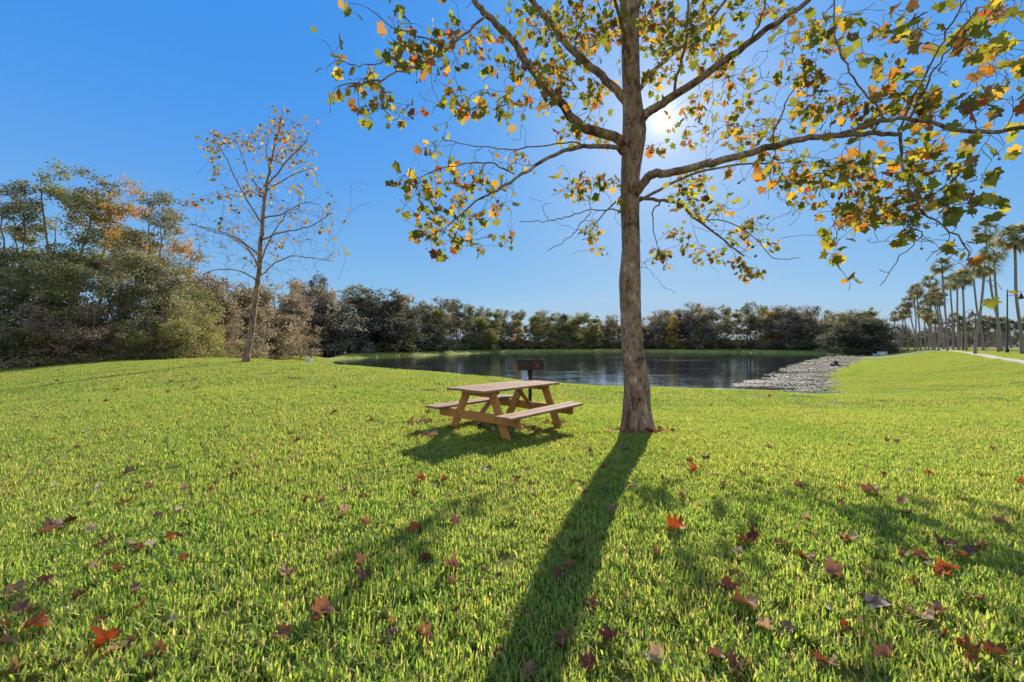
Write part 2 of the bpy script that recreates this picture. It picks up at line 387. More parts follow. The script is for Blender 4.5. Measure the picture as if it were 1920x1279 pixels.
class Tree:
    def __init__(s, seed=1):
        s.N = np.zeros((40000, 3)); s.D = np.zeros((40000, 3)); s.Rr = np.zeros(40000); s.n = 0
        s.wood = MB(); s.rng = np.random.default_rng(seed); s.tips = []
    def add(s, p, d, r): s.N[s.n] = p; s.D[s.n] = d; s.Rr[s.n] = r; s.n += 1
    def limb(s, pts, r0, r1, sides=8, sub=6, wig=.0, reg=True, rads=None):
        c = catmull(pts, sub); m = len(c)
        for k in range(1, m - 1): c[k] = c[k] + Vector(s.rng.normal(0, wig, 3))
        rad = rads if rads is not None else [r0 + (r1 - r0) * (k / (m - 1)) ** .85 for k in range(m)]
        if rads is not None: rad = list(np.interp(np.linspace(0, 1, m), np.linspace(0, 1, len(rads)), rads))
        s.wood.tube(c, rad, sides)
        if reg:
            for k in range(m):
                d = (c[min(k + 1, m - 1)] - c[max(k - 1, 0)]).normalized(); s.add(c[k], d, rad[k])
        return c
    def grow(s, A, seg=.14, rmin=.003, rk=.35, up=.12, pen=None, order=None, rmaxlen=.012, sides=4, wig=.012, maxlen=None):
        """joins every point of A to the nearest wood by a curved, tapering twig"""
        A = np.array(A, float)
        d0 = np.array([np.min(np.sum((s.N[:s.n] - a) ** 2, 1)) for a in A])
        ends = []
        for a in A[np.argsort(d0)]:
            dd = np.sqrt(np.sum((s.N[:s.n] - a) ** 2, 1))
            tow = np.einsum('ij,ij->i', a - s.N[:s.n], s.D[:s.n]) / (dd + 1e-6)
            sc = dd * (1.25 - .3 * tow)
            k = int(np.argmin(sc)); L = dd[k]
            if L < 1e-3: continue
            p0 = Vector(s.N[k]); dr = Vector(s.D[k]); A_ = Vector(a)
            r0 = min(s.Rr[k] * .8, rmin + rmaxlen * L, max(rmin * 1.3, s.Rr[k] * rk + rmin))
            c1 = p0 + dr * L * .3 + Vector((0, 0, up * L)) ; c1 = c1 + (A_ - p0) * .2
            m = max(2, int(L / seg) + 1); pts = []; rad = []
            for q in range(m + 1):
                t = q / m; p = p0 * (1 - t) ** 2 + c1 * 2 * t * (1 - t) + A_ * t * t
                if 0 < q < m: p = p + Vector(s.rng.normal(0, wig, 3)) * min(1, L * 3)
                pts.append(p); rad.append(r0 + (rmin - r0) * t)
            s.wood.tube(pts, rad, sides, cap=False)
            for q in range(1, m + 1):
                s.add(pts[q], (pts[q] - pts[q - 1]).normalized(), rad[q])
            ends.append((A_, (pts[-1] - pts[-2]).normalized()))
        return ends

def leaf_part(name, tpl, ends, rng, per, size, cols, w, mat, parent, spread=.12, hang=.6, jit=.2, nearer=-99):
    P = []; T = []
    for p, d in ends:
        k = rng.integers(per[0], per[1] + 1)
        for _ in range(k):
            o = rng.normal(0, 1, 3); o /= np.linalg.norm(o)
            t = np.array(d) * .5 + o * .9 + np.array((0, 0, -hang))
            P.append(np.array(p) + o * spread * rng.uniform(.2, 1)); T.append(t)
    P = np.array(P); T = np.array(T); n = len(P)
    S = rng.uniform(size[0], size[1], n) * np.where(P[:, 1] < nearer, 1.05, 1.) ; C = palette(rng, n, cols, w, jit)
    V, Fc, Cc = scatter(tpl, P, rot_frames(T, rng), S, C)
    return link(name, np_mesh(name, V, Fc, mat, Cc), parent)

SYC = [(.16, .18, .03), (.24, .23, .035), (.36, .24, .04), (.33, .15, .03), (.26, .07, .03), (.11, .13, .03), (.17, .095, .045), (.22, .15, .07)]

# ------------------------------------------------------------------ main sycamore
def main_tree():
    base = ground_at(1198, 808); D0 = base.y
    root = empty('sycamore_tree', base, label='large sycamore with thick mottled trunk and yellow brown leaves beside the picnic table', cat='tree')
    T = Tree(11)
    tr = [(1198, 818), (1197, 800), (1195, 764), (1193, 718), (1186, 661), (1183, 600), (1181, 530), (1183, 467), (1182, 400), (1182, 331), (1185, 285), (1188, 245), (1184, 163), (1182, 80), (1181, 0), (1183, -90), (1190, -200), (1182, -330), (1190, -480)]
    wid = [80, 66, 54, 49, 43, 40, 41, 35, 35, 36, 42, 46, 34, 34, 38, 28, 22, 14, 5]
    pts = [at(x, y, D0) for x, y in tr]
    # trunk as rings with a slightly uneven outline
    c = catmull(pts, 5); m = len(c); rad = np.interp(np.linspace(0, 1, m), np.linspace(0, 1, len(wid)), wid) / F * D0 / 2 * .94
    n0 = len(T.wood.v); sides = 22
    for k, p in enumerate(c):
        z = p.z
        for q in range(sides):
            a = 2 * math.pi * q / sides
            fl = max(0, 1 - k / 7.0) ** 2
            r = rad[k] * (1 + .035 * math.sin(3 * a + z * 1.7) + .03 * math.sin(5 * a - z * 3.1) + .05 * fl * math.sin(5 * a + .6) + T.rng.normal(0, .012))
            T.wood.v.append((p.x + r * math.cos(a), p.y + r * math.sin(a), z))
        d = (c[min(k + 1, m - 1)] - c[max(k - 1, 0)]).normalized()
        if z > 1.9: T.add(p, d, rad[k] * .4)
    for k in range(m - 1):
        for q in range(sides):
            a = n0 + k * sides; q2 = (q + 1) % sides
            T.wood.f.append((a + q, a + q2, a + sides + q2, a + sides + q))
    def limb(L, w0, w1, sides=8, wig=.01, sub=5):
        P = [at(x, y, d) for x, y, d in L]
        return T.limb(P, .84 * w0 / F * L[0][2] / 2, .84 * w1 / F * L[-1][2] / 2, sides, sub, wig)
    D = D0
    limb([(1178, 272, D), (1145, 254, D - .15), (1088, 236, D - .4), (1047, 187, D - .6), (1003, 138, D - .8), (958, 73, D - .9), (913, 28, D - 1), (889, 0, D - 1.05), (840, -70, D - 1.2), (790, -160, D - 1.3)], 24, 8, 10)
    limb([(913, 28, D - 1), (875, 60, D - 1.2), (840, 93, D - 1.5), (790, 118, D - 1.9), (735, 140, D - 2.3), (690, 155, D - 2.6), (640, 160, D - 2.85)], 6, 2.5)
    limb([(840, 93, D - 1.5), (790, 70, D - 1.7), (735, 50, D - 2), (690, 15, D - 2.2)], 4, 2, 5)
    limb([(755, 100, D - 1.9), (702, 122, D - 2.2), (655, 118, D - 2.6), (625, 105, D - 2.9)], 3, 2, 5)
    limb([(1178, 200, D), (1155, 168, D - .05), (1108, 126, D + .2), (1068, 89, D + .35), (1027, 37, D + .5), (999, 4, D + .6), (950, -60, D + .8), (900, -150, D + 1)], 20, 8, 9)
    limb([(1178, 290, D), (1149, 276, D - .2), (1104, 274, D - .5), (1064, 280, D - .7), (1019, 301, D - .9), (978, 329, D - 1.1), (930, 358, D - 1.3), (893, 378, D - 1.0), (840, 423, D - .8)], 12, 3, 7)
    limb([(1104, 274, D - .5), (1060, 266, D - .2), (970, 280, D + .1), (905, 276, D + .2), (832, 264, D + .3)], 4, 2, 5)
    limb([(965, 326, D - 1.1), (917, 305, D - 1.3), (856, 309, D - 1.5), (767, 337, D - 1.8)], 4, 2, 5)
    limb([(1170, 396, D), (1108, 394, D - .4), (1060, 408, D - .6), (1027, 415, D - .7), (974, 415, D - .8)], 3, 1.6, 5)
    limb([(1108, 396, D - .4), (1085, 425, D - .5), (1068, 447, D - .6), (1027, 471, D - .7)], 2.5, 1.5, 5)
    limb([(1190, 240, D), (1215, 210, D - .1), (1241, 195, D - .15), (1302, 154, D - .3), (1363, 110, D - .4), (1403, 81, D - .5), (1452, 45, D - .6), (1501, 12, D - .65), (1570, -50, D - .8), (1640, -140, D - 1)], 22, 8, 9)
    limb([(1261, 183, D - .2), (1273, 134, D - .5), (1285, 81, D - .8), (1288, 30, D - 1), (1292, -40, D - 1.2)], 7, 4, 6)
    limb([(1403, 81, D - .5), (1425, 40, D - .8), (1440, -20, D - 1.1)], 5, 3, 6)
    limb([(1182, 380, D), (1200, 350, D - .2), (1225, 326, D - .4), (1253, 325, D - .5), (1322, 309, D - .8), (1383, 293, D - 1.1), (1444, 276, D - 1.4), (1505, 260, D - 1.7), (1566, 254, D - 2), (1631, 251, D - 2.3), (1690, 251, D - 2.55)], 22, 9, 10, .008)
    limb([(1566, 254, D - 2), (1625, 236, D - 2.3), (1688, 220, D - 2.7), (1749, 232, D - 3), (1822, 248, D - 3.3), (1920, 240, D - 3.7), (2050, 225, D - 4)], 9, 9, 8)
    limb([(1688, 250, D - 2.55), (1692, 313, D - 2.6), (1712, 366, D - 2.7), (1741, 407, D - 2.85), (1806, 455, D - 3.2), (1818, 500, D - 3.3)], 7, 2.5, 6)
    limb([(1700, 425, D - 2.75), (1730, 440, D - 2.8), (1690, 480, D - 2.8), (1650, 535, D - 2.8)], 3, 1.6, 5)
    limb([(1448, 272, D - 1.4), (1464, 215, D - 1.5), (1485, 171, D - 1.6), (1525, 126, D - 1.8)], 4, 2, 5)
    limb([(1684, 247, D - 2.5), (1724, 163, D - 2.7), (1769, 73, D - 2.9), (1810, 0, D - 3.1), (1850, -80, D - 3.3)], 5, 3, 6)
    limb([(1704, 224, D - 2.8), (1735, 165, D - 3), (1769, 106, D - 3.1), (1830, 20, D - 3.4)], 5, 3, 6)
    limb([(1631, 251, D - 2.3), (1655, 215, D - 2.5), (1610, 160, D - 2.4), (1575, 95, D - 2.3), (1565, 20, D - 2.3), (1562, -60, D - 2.3)], 5, 3, 6)
    limb([(1182, 372, D), (1224, 374, D + .4), (1273, 382, D + 1), (1306, 411, D + 1.7), (1363, 455, D + 2.8), (1395, 480, D + 3.4)], 9, 3, 6)
    limb([(1240, 377, D + .6), (1226, 395, D + 1.2), (1224, 430, D + 2.2), (1236, 470, D + 3.2)], 4, 1.6, 5)
    limb([(1182, 350, D), (1160, 372, D + .8), (1132, 400, D + 1.9), (1110, 430, D + 3)], 6, 2, 5)
    limb([(1306, 411, D + 1.7), (1370, 418, D + 2.2), (1420, 450, D + 2.4), (1450, 484, D + 2.2), (1501, 484, D + 2)], 3, 1.5, 5)
    limb([(1182, 386, D), (1210, 372, D + .3), (1290, 330, D + .8), (1380, 310, D + 1.2), (1470, 305, D + 1.6)], 9, 3, 6)
    limb([(1190, 180, D), (1240, 120, D + .5), (1330, 40, D + 1), (1400, -60, D + 1.4)], 12, 5, 7)
    limb([(1185, 120, D), (1170, 60, D - .6), (1150, -20, D - 1.4), (1130, -150, D - 2.2)], 10, 5, 7)
    limb([(1185, 40, D), (1230, -60, D - .6), (1340, -200, D - 1.6)], 12, 5, 7)
    limb([(1185, -60, D), (1080, -180, D + .5), (960, -300, D + 1)], 10, 4, 6)
    limb([(1185, -60, D), (1300, -200, D + .6), (1420, -330, D + 1)], 10, 4, 6)
    # where the leaves are: px, py, rx, ry, depth offset lo, hi, number
    B = [(622, 120, 22, 50, -2.9, -2.6, 7), (680, 160, 55, 22, -2.7, -2.2, 15), (700, 200, 40, 25, -2.6, -2.2, 10), (760, 205, 20, 30, -2.3, -2, 6),
         (780, 95, 60, 35, -2.2, -1.5, 26), (646, 25, 10, 18, -2.6, -2.4, 2), (745, 45, 30, 30, -2.2, -1.8, 5), (800, 120, 30, 25, -2, -1.6, 14),
         (850, 60, 45, 50, -1.6, -.8, 12), (905, 100, 80, 60, -1.2, 0, 26), (880, 180, 60, 20, -1, -.5, 16), (925, 205, 90, 18, -1.4, -.6, 34),
         (1030, 165, 45, 50, -1.4, -.4, 36), (960, 130, 50, 40, -.8, .4, 20), (1010, 50, 100, 55, -.6, 1.4, 56), (1110, 60, 60, 60, -1.4, 1.6, 88), (1050, 110, 60, 50, 0, 1.2, 30),
         (1120, 180, 45, 55, -.8, .8, 34), (805, 272, 14, 18, -.9, -.6, 5), (830, 240, 20, 12, -1, -.8, 3), (1085, 255, 50, 25, -.8, .6, 14),
         (960, 298, 28, 18, .6, 1.2, 12), (880, 345, 60, 28, -.2, 1.2, 44), (838, 318, 22, 15, -.4, .4, 9), (760, 338, 22, 18, -1.9, -1.6, 8), (795, 360, 40, 20, -1.7, -1.3, 14),
         (855, 395, 70, 26, -.4, 1, 42), (793, 430, 24, 18, -.4, .4, 14), (850, 442, 32, 20, -.4, .8, 18), (830, 470, 14, 6, -1.7, -1.5, 4), (900, 462, 20, 6, .4, .8, 5), (950, 448, 16, 12, .6, 1, 8),
         (1090, 352, 40, 20, -.7, -.2, 20), (1140, 345, 20, 20, -.4, .3, 8), (1108, 440, 20, 17, 2.9, 3.5, 22), (1130, 473, 12, 4, 2.8, 3.2, 3), (1155, 395, 8, 8, -.3, 0, 2),
         (1285, 60, 80, 55, -1.6, 1.8, 120), (1215, 35, 22, 35, -1.2, .8, 26), (1230, 140, 30, 60, -.8, .8, 30), (1345, 120, 50, 60, -.8, 1, 40), (1320, 220, 55, 50, .2, 1.4, 36),
         (1240, 270, 26, 10, -.3, .3, 6), (1400, 190, 40, 50, -.4, 1, 18), (1430, 20, 80, 20, -1, .6, 26), (1400, 250, 60, 35, -.9, 1.2, 30), (1475, 110, 30, 50, -1, 0, 10),
         (1535, 65, 60, 60, -2.2, -1.2, 38), (1535, 155, 45, 35, -2, -1.3, 22), (1570, 195, 60, 30, -2.1, -1.4, 24), (1630, 60, 50, 50, -2.5, -1.9, 16), (1720, 45, 55, 50, -3.3, -2.4, 18),
         (1850, 95, 75, 85, -3.5, -2.0, 42), (1860, 15, 60, 30, -3.5, -2.3, 20), (1860, 200, 60, 35, -3.8, -3, 14), (1700, 165, 60, 40, -2.8, -2.2, 26), (1620, 225, 70, 35, -2.4, -1.2, 26),
         (1745, 205, 40, 25, -3, -2.6, 14), (1440, 320, 60, 30, -1.4, .8, 26), (1520, 330, 90, 40, -1.4, .6, 66), (1600, 320, 70, 50, -2.2, -.6, 60), (1640, 390, 70, 24, -2.4, -1, 44),
         (1725, 300, 45, 45, -3, -1.6, 34), (1785, 372, 50, 14, -3.3, -3, 10), (1850, 300, 50, 60, -3.4, -2.4, 9), (1850, 385, 40, 10, -3.4, -3.1, 6),
         (1300, 345, 55, 28, .2, 1.8, 30), (1330, 395, 60, 26, .8, 2.4, 30), (1270, 440, 24, 14, 2.2, 3, 14), (1240, 478, 17, 15, 3, 3.6, 24), (1330, 478, 40, 18, 3, 3.8, 22),
         (1405, 432, 36, 24, 3.2, 4.2, 38), (1450, 462, 10, 10, 3, 3.4, 6), (1418, 512, 20, 8, 1.2, 1.5, 12), (1280, 370, 30, 12, -.6, 0, 10), (1380, 490, 18, 8, 1.6, 2, 9),
         (1556, 450, 16, 12, -2, -1.8, 4), (1562, 480, 8, 12, -2, -1.9, 4), (1590, 526, 3, 3, -2, -1.9, 1), (1700, 430, 24, 34, -2.9, -1.8, 14), (1735, 360, 30, 30, -2.9, -1.9, 14), (1590, 405, 40, 16, -2.2, -.8, 16), (1480, 380, 40, 20, -1, .6, 12), (1500, 210, 60, 40, -1.6, .4, 16), (1800, 468, 24, 10, -3.3, -3.1, 5), (1880, 530, 20, 16, -2.6, -2.4, 2)]
    rng = T.rng; A = []
    for (px, py, rx, ry, d0, d1, n) in B:
        for _ in range(int(n * .95 + .5)):
            u = rng.normal(0, .52, 2); A.append(at(px + u[0] * rx, py + u[1] * ry, D + rng.uniform(d0, d1)))
    # crown above the frame
    for _ in range(330):
        q = rng.normal(0, 1, 3); q /= np.linalg.norm(q); rr = rng.uniform(.45, 1) ** .6
        A.append(Vector((base.x + q[0] * 3.0 * rr, base.y + q[1] * 2.6 * rr, 8.9 + q[2] * 2.2 * rr)))
    T.wood.v = [(x - base.x, y - base.y, z - base.z) for x, y, z in T.wood.v]
    nb = len(T.wood.v)
    ends = T.grow(A, .13, .0036, .45, .16, rmaxlen=.009, sides=4, wig=.018)
    # bare twigs
    A2 = []
    for (px, py, rx, ry, d0, d1, n) in B[::2]:
        for _ in range(max(1, n // 3)):
            u = np.clip(rng.normal(0, .9, 2), -1.6, 1.6); A2.append(at(px + u[0] * rx, py + u[1] * ry + 14, D + rng.uniform(d0, d1)))
    for (px, py, rx, ry, n) in [(1600, 120, 120, 90, 40), (1780, 120, 100, 90, 30), (1650, 430, 110, 40, 24), (860, 150, 110, 90, 26), (1020, 230, 100, 50, 16), (1090, 400, 90, 50, 22), (960, 310, 120, 60, 26), (880, 430, 80, 50, 16), (1330, 430, 110, 60, 24), (1560, 420, 80, 60, 14), (1740, 430, 60, 70, 26), (1800, 330, 80, 80, 20), (1420, 180, 120, 80, 30), (1560, 250, 150, 60, 30), (1220, 470, 40, 50, 8)]:
        off = -3 if px > 1700 else (-1.9 if px > 1500 else -.5)
        for _ in range(n): A2.append(at(px + rng.normal() * rx * .6, py + rng.normal() * ry * .6, D + off + rng.uniform(-.4, .5)))
    bare = T.grow(A2, .12, .0044, .4, .1, rmaxlen=.006, sides=3, wig=.02)
    T.wood.v = T.wood.v[:nb] + [(x - base.x, y - base.y, z - base.z) for x, y, z in T.wood.v[nb:]]
    T.wood.build('trunk', M['bark'], root, smooth=True)
    sh = lambda E: [(p - base, d) for p, d in E]
    crown = leaf_part('crown', leaf_template(), sh(ends), rng, (1, 3), (.065, .145), SYC, [4.2, 3.8, 1.9, 1.2, .5, 2.8, 1.6, 2], M['leaf'], root, .15, .45, .28, nearer=4.5 - base.y)
    # seed balls on long stalks
    sb = MB(); r = .015; sb.tube([(0, 0, 0), (.004, 0, -.08)], .0018, 3, cap=False)
    sb.tube([(.004, 0, -.08 + r), (.004, 0, -.08 + r * .6), (.004, 0, -.08), (.004, 0, -.08 - r * .6), (.004, 0, -.08 - r)], [.002, r * .8, r, r * .8, .002], 7)
    sm = sb.mesh('seed_ball', M['bark_dark'], True); pk = [e for e in sh(ends + bare) if e[0].z + base.z < 7]; rng.shuffle(pk)
    for p, d in pk[:95]: link('seed_ball', sm, root, Vector(p))
    return root, base
TREE, TBASE = main_tree()

# ------------------------------------------------------------------ young sycamore on the mound
def sapling():
    D = 20.; base = Vector(((462 - 960) / F * D, D, hz((462 - 960) / F * D, D))); D = base.y; k0 = D / 20.
    root = empty('young_sycamore', base, label='slender sycamore with sparse orange leaves standing alone on the grass rise before the wood', cat='tree')
    T = Tree(5); rng = T.rng
    def L(pts, w0, w1, sides=7): return T.limb([at(x, y, D + d * k0) for x, y, d in pts], w0 / F * D / 2, w1 / F * D / 2, sides, 4, .02)
    L([(458, 682, 0), (462, 672, 0), (468, 640, 0), (480, 560, 0), (486, 510, 0), (490, 440, 0), (494, 400, 0), (500, 350, 0), (508, 310, 0), (520, 250, 0), (530, 215, 0)], 14, 2, 10)
    for q in [[(484, 530, 0), (460, 512, -.5), (420, 505, -1), (380, 515, -1.4)], [(487, 500, 0), (460, 460, .4), (420, 440, .8), (370, 425, 1), (340, 400, 1.2)],
              [(488, 480, 0), (450, 450, -1), (400, 430, -1.6), (350, 420, -2)], [(492, 420, 0), (460, 370, -.6), (440, 330, -1), (420, 290, -1.2), (405, 262, -1.4)],
              [(497, 370, 0), (470, 330, .5), (450, 280, .8), (440, 250, 1)], [(485, 520, 0), (510, 500, .4), (545, 480, .8), (590, 485, 1), (625, 490, 1.2)],
              [(490, 450, 0), (530, 435, -.6), (580, 425, -1), (620, 400, -1.3)], [(493, 410, 0), (530, 400, .7), (570, 380, 1), (600, 385, 1.3)],
              [(500, 350, 0), (540, 300, -.5), (570, 270, -.8), (580, 245, -1)], [(505, 320, 0), (500, 280, 1), (505, 245, 1.4)], [(498, 360, 0), (545, 330, .6), (590, 315, 1)],
              [(488, 490, 0), (505, 450, -1.2), (530, 410, -2.2), (560, 390, -2.6)], [(486, 505, 0), (470, 475, 1.4), (440, 450, 2.4)]]:
        L(q, 3.2, 1.2, 5)
    B = [(530, 235, 32, 22, 34), (540, 270, 36, 30, 34), (520, 300, 34, 30, 26), (430, 262, 30, 18, 24), (400, 270, 22, 16, 14), (475, 270, 20, 20, 10), (410, 310, 25, 30, 12), (360, 375, 20, 20, 9), (425, 372, 30, 18, 12), (470, 345, 25, 22, 12), (500, 350, 25, 30, 12), (575, 300, 20, 25, 10),
         (550, 350, 40, 25, 12), (540, 400, 30, 20, 10), (595, 395, 40, 20, 10), (615, 440, 25, 30, 9), (560, 440, 40, 20, 8), (440, 420, 50, 40, 10), (400, 450, 30, 25, 5), (520, 470, 30, 20, 6), (630, 480, 12, 12, 4), (450, 490, 40, 14, 4), (505, 528, 4, 3, 2)]
    A = []
    for px, py, rx, ry, n in B:
        for _ in range(int(n * 1.25)): A.append(at(px + rng.normal() * rx * .65, py + rng.normal() * ry * .65, D + rng.uniform(-2, 2)))
    ends = T.grow(A, .3, .006, .5, .12, rmaxlen=.008, sides=4, wig=.03)
    A2 = [at(490 + rng.normal() * 62, 430 + rng.normal() * 45, D + rng.uniform(-2.4, 2.4)) for _ in range(560)] + [at(400 + rng.normal() * 40, 440 + rng.normal() * 40, D + rng.uniform(-2, 2)) for _ in range(60)]
    T.grow(A2, .3, .0075, .5, .2, rmaxlen=.006, sides=3, wig=.015)
    T.wood.v = [(x - base.x, y - base.y, z - base.z) for x, y, z in T.wood.v]
    T.wood.build('trunk', M['bark'], root, smooth=True)
    leaf_part('crown', leaf_template(), [(p - base, d) for p, d in ends], rng, (1, 4), (.09, .16), [(.22, .15, .03), (.28, .17, .03), (.26, .10, .03), (.34, .24, .04), (.14, .10, .04), (.19, .17, .04)], [3, 2.5, 1.5, 3, 1.5, 3], M['leaf'], root, .2, .4, .28)
sapling()
#@@PART2
# ------------------------------------------------------------------ picnic table
def picnic_table():
    yaw = .93; cx, cy = -.079, 7.245; zb = hz(cx, cy)
    root = empty('picnic_table', (cx, cy, zb - .01), label='wooden picnic table with weathered top and two attached benches on the lawn', cat='picnic table')
    root.rotation_euler = (R(1.0), R(.7), yaw)          # local x along the table, local -y towards the trunk side
    L = 2.18; ht = .755; hb = .42; ue = L / 2 - .34
    mb = MB(); w = .136; rg = np.random.default_rng(3)
    for k in range(5):
        y = (k - 2) * (w + .017); e0, e1 = rg.uniform(-.014, .014, 2)
        mb.plank((-L / 2 + e0, y, ht - .019 + rg.uniform(-.003, .003)), (L / 2 + e1, y, ht - .019 + rg.uniform(-.003, .003)), w, .038, (0, 1, rg.uniform(-.02, .02)))
    mb.build('tabletop', M['deck'], root)
    for s in (-1, 1):
        b = MB()
        for k in (0, 1):
            y = s * (.595 + k * .152 + .07); e0, e1 = rg.uniform(-.012, .012, 2)
            b.plank((-L / 2 + e0, y, hb - .019), (L / 2 + e1, y, hb - .019 + rg.uniform(-.003, .003)), .145, .038, (0, 1, rg.uniform(-.015, .015)))
        b.build('bench_seat', M['deck'], root)
    for e in (-1, 1):
        x = e * ue
        MB().plank((x + e * .045, -.83, hb - .038 - .072), (x + e * .045, .83, hb - .038 - .072), .14, .042, (0, 0, 1)).build('bench_beam', M['timber'], root)
        MB().plank((x + e * .045, -.33, ht - .038 - .046), (x + e * .045, .33, ht - .038 - .046), .088, .04, (0, 0, 1)).build('top_cleat', M['timber'], root)
        for s in (-1, 1):
            MB().plank((x, s * .25, ht - .042), (x, s * .58, -.03), .14, .04, (0, 1, .4)).build('leg', M['timber'], root)
        MB().plank((x - e * .03, 0, hb - .1), (x - e * .52, 0, ht - .05), .085, .038, (0, 1, 0)).build('brace', M['timber'], root)
    for e in (-1, 1):
        for s in (-1, 1):
            for d in (-.025, .025):
                c = (e * (ue + .064), s * (.405 + d), hb - .1 + d); MB().tube([c, (c[0] + e * .01, c[1], c[2])], .011, 8).build('bolt', M['iron'], root)
    return root
picnic_table()

# ------------------------------------------------------------------ grill on its post
def grill():
    d = 9.0; p = at(994, 700, d); z0 = hz(p.x, d)
    root = empty('park_grill', (p.x, d, z0), rz=R(4), label='rusty black charcoal grill on a steel post behind the picnic table', cat='grill')
    top = CAMZ - (673.8 - YH) / F * d - z0; bot = CAMZ - (693 - YH) / F * d - z0; w = .505; h = top - bot
    b = MB(); t = .006; dp = .4
    b.box((0, -dp / 2, bot + h / 2), (w, t, h)); b.box((-w / 2, 0, bot + h / 2), (t, dp - t, h)); b.box((w / 2, 0, bot + h / 2), (t, dp - t, h))
    b.box((0, 0, bot), (w, dp, t)); b.box((0, -dp / 2 - .004, top - .008), (w + .012, .012, .016))
    b.build('firebox', M['iron'], root)
    g = MB()
    for k in range(15): g.tube([(-w / 2 + .03 + k * .032, -dp / 2 + .01, top - .05), (-w / 2 + .03 + k * .032, dp / 2 + .03, top - .05)], .005, 6)
    g.tube([(-w / 2 + .01, dp / 2 + .02, top - .055), (w / 2 - .01, dp / 2 + .02, top - .055)], .007, 6)
    g.build('grate', M['iron'], root)
    MB().tube([(0, 0, -.1), (0, 0, bot - .09)], .038, 16).build('post', M['iron'], root)
    MB().tube([(0, 0, bot - .14), (0, 0, bot - .03), (0, 0, bot - .004)], [.055, .055, .10], 16).build('collar', M['iron'], root)
    MB().tube([(-w / 2, -.1, bot + h * .55), (-w / 2 - .03, -.1, bot + h * .55), (-w / 2 - .03, .1, bot + h * .55), (-w / 2, .1, bot + h * .55)], .008, 6).build('handle', M['iron'], root)
grill()

# ------------------------------------------------------------------ grass
def blade_patch(name, size, n, hgt, wid, seg, seed, lean=.5, straw=.12, tone=(1, 1, 1)):
    rng = np.random.default_rng(seed)
    x = rng.uniform(-size / 2, size / 2, n); y = rng.uniform(-size / 2, size / 2, n)
    # blades come in tufts
    k = max(8, n // 7); cx = rng.uniform(-size / 2, size / 2, k); cy = rng.uniform(-size / 2, size / 2, k); g = rng.integers(0, k, n); u = rng.random(n) < .45
    x = np.where(u, cx[g] + rng.normal(0, .012, n), x); y = np.where(u, cy[g] + rng.normal(0, .012, n), y)
    a = rng.uniform(0, 2 * math.pi, n); h = hgt * rng.uniform(.4, 1.2, n); w = wid * rng.uniform(.6, 1.2, n)
    ln = np.abs(rng.normal(0, lean, n)); dx = np.cos(a) * ln; dy = np.sin(a) * ln
    pa = a + math.pi / 2 + rng.normal(0, .5, n); px = np.cos(pa); py = np.sin(pa)
    ts = np.linspace(0, 1, seg + 1); V = []
    for t in ts:
        wt = (.8 + .2 * t) if t < .55 else max(0, (1 - t) / .45) ** .6
        ox = x + dx * h * t * t * 1.1 + dx * h * t * .25; oy = y + dy * h * t * t * 1.1 + dy * h * t * .25; oz = h * (t - .28 * t * t * np.minimum(ln, 1.3))
        V.append(np.stack([ox - px * w * wt / 2, oy - py * w * wt / 2, oz], -1))
        if t < 1: V.append(np.stack([ox + px * w * wt / 2, oy + py * w * wt / 2, oz], -1))
    V = np.stack(V, 1); m = V.shape[1]; f = []
    for s in range(seg):
        b = 2 * s
        if s < seg - 1: f += [(b, b + 1, b + 3), (b, b + 3, b + 2)]
        else: f += [(b, b + 1, b + 2)]
    Fc = (np.array(f)[None] + (np.arange(n) * m)[:, None, None]).reshape(-1, 3)
    C = palette(rng, n, [(.175, .285, .055), (.25, .36, .07), (.335, .42, .092), (.105, .215, .05), (.44, .38, .20), (.28, .21, .13)], [3, 4, 3, 1.4, straw * 9, straw * 5], .2) * np.array(tone)
    # blades are paler at the base sheath, greener at the tip
    return np_mesh(name, V.reshape(-1, 3), Fc, M['grass'], np.repeat(C, m, 0))

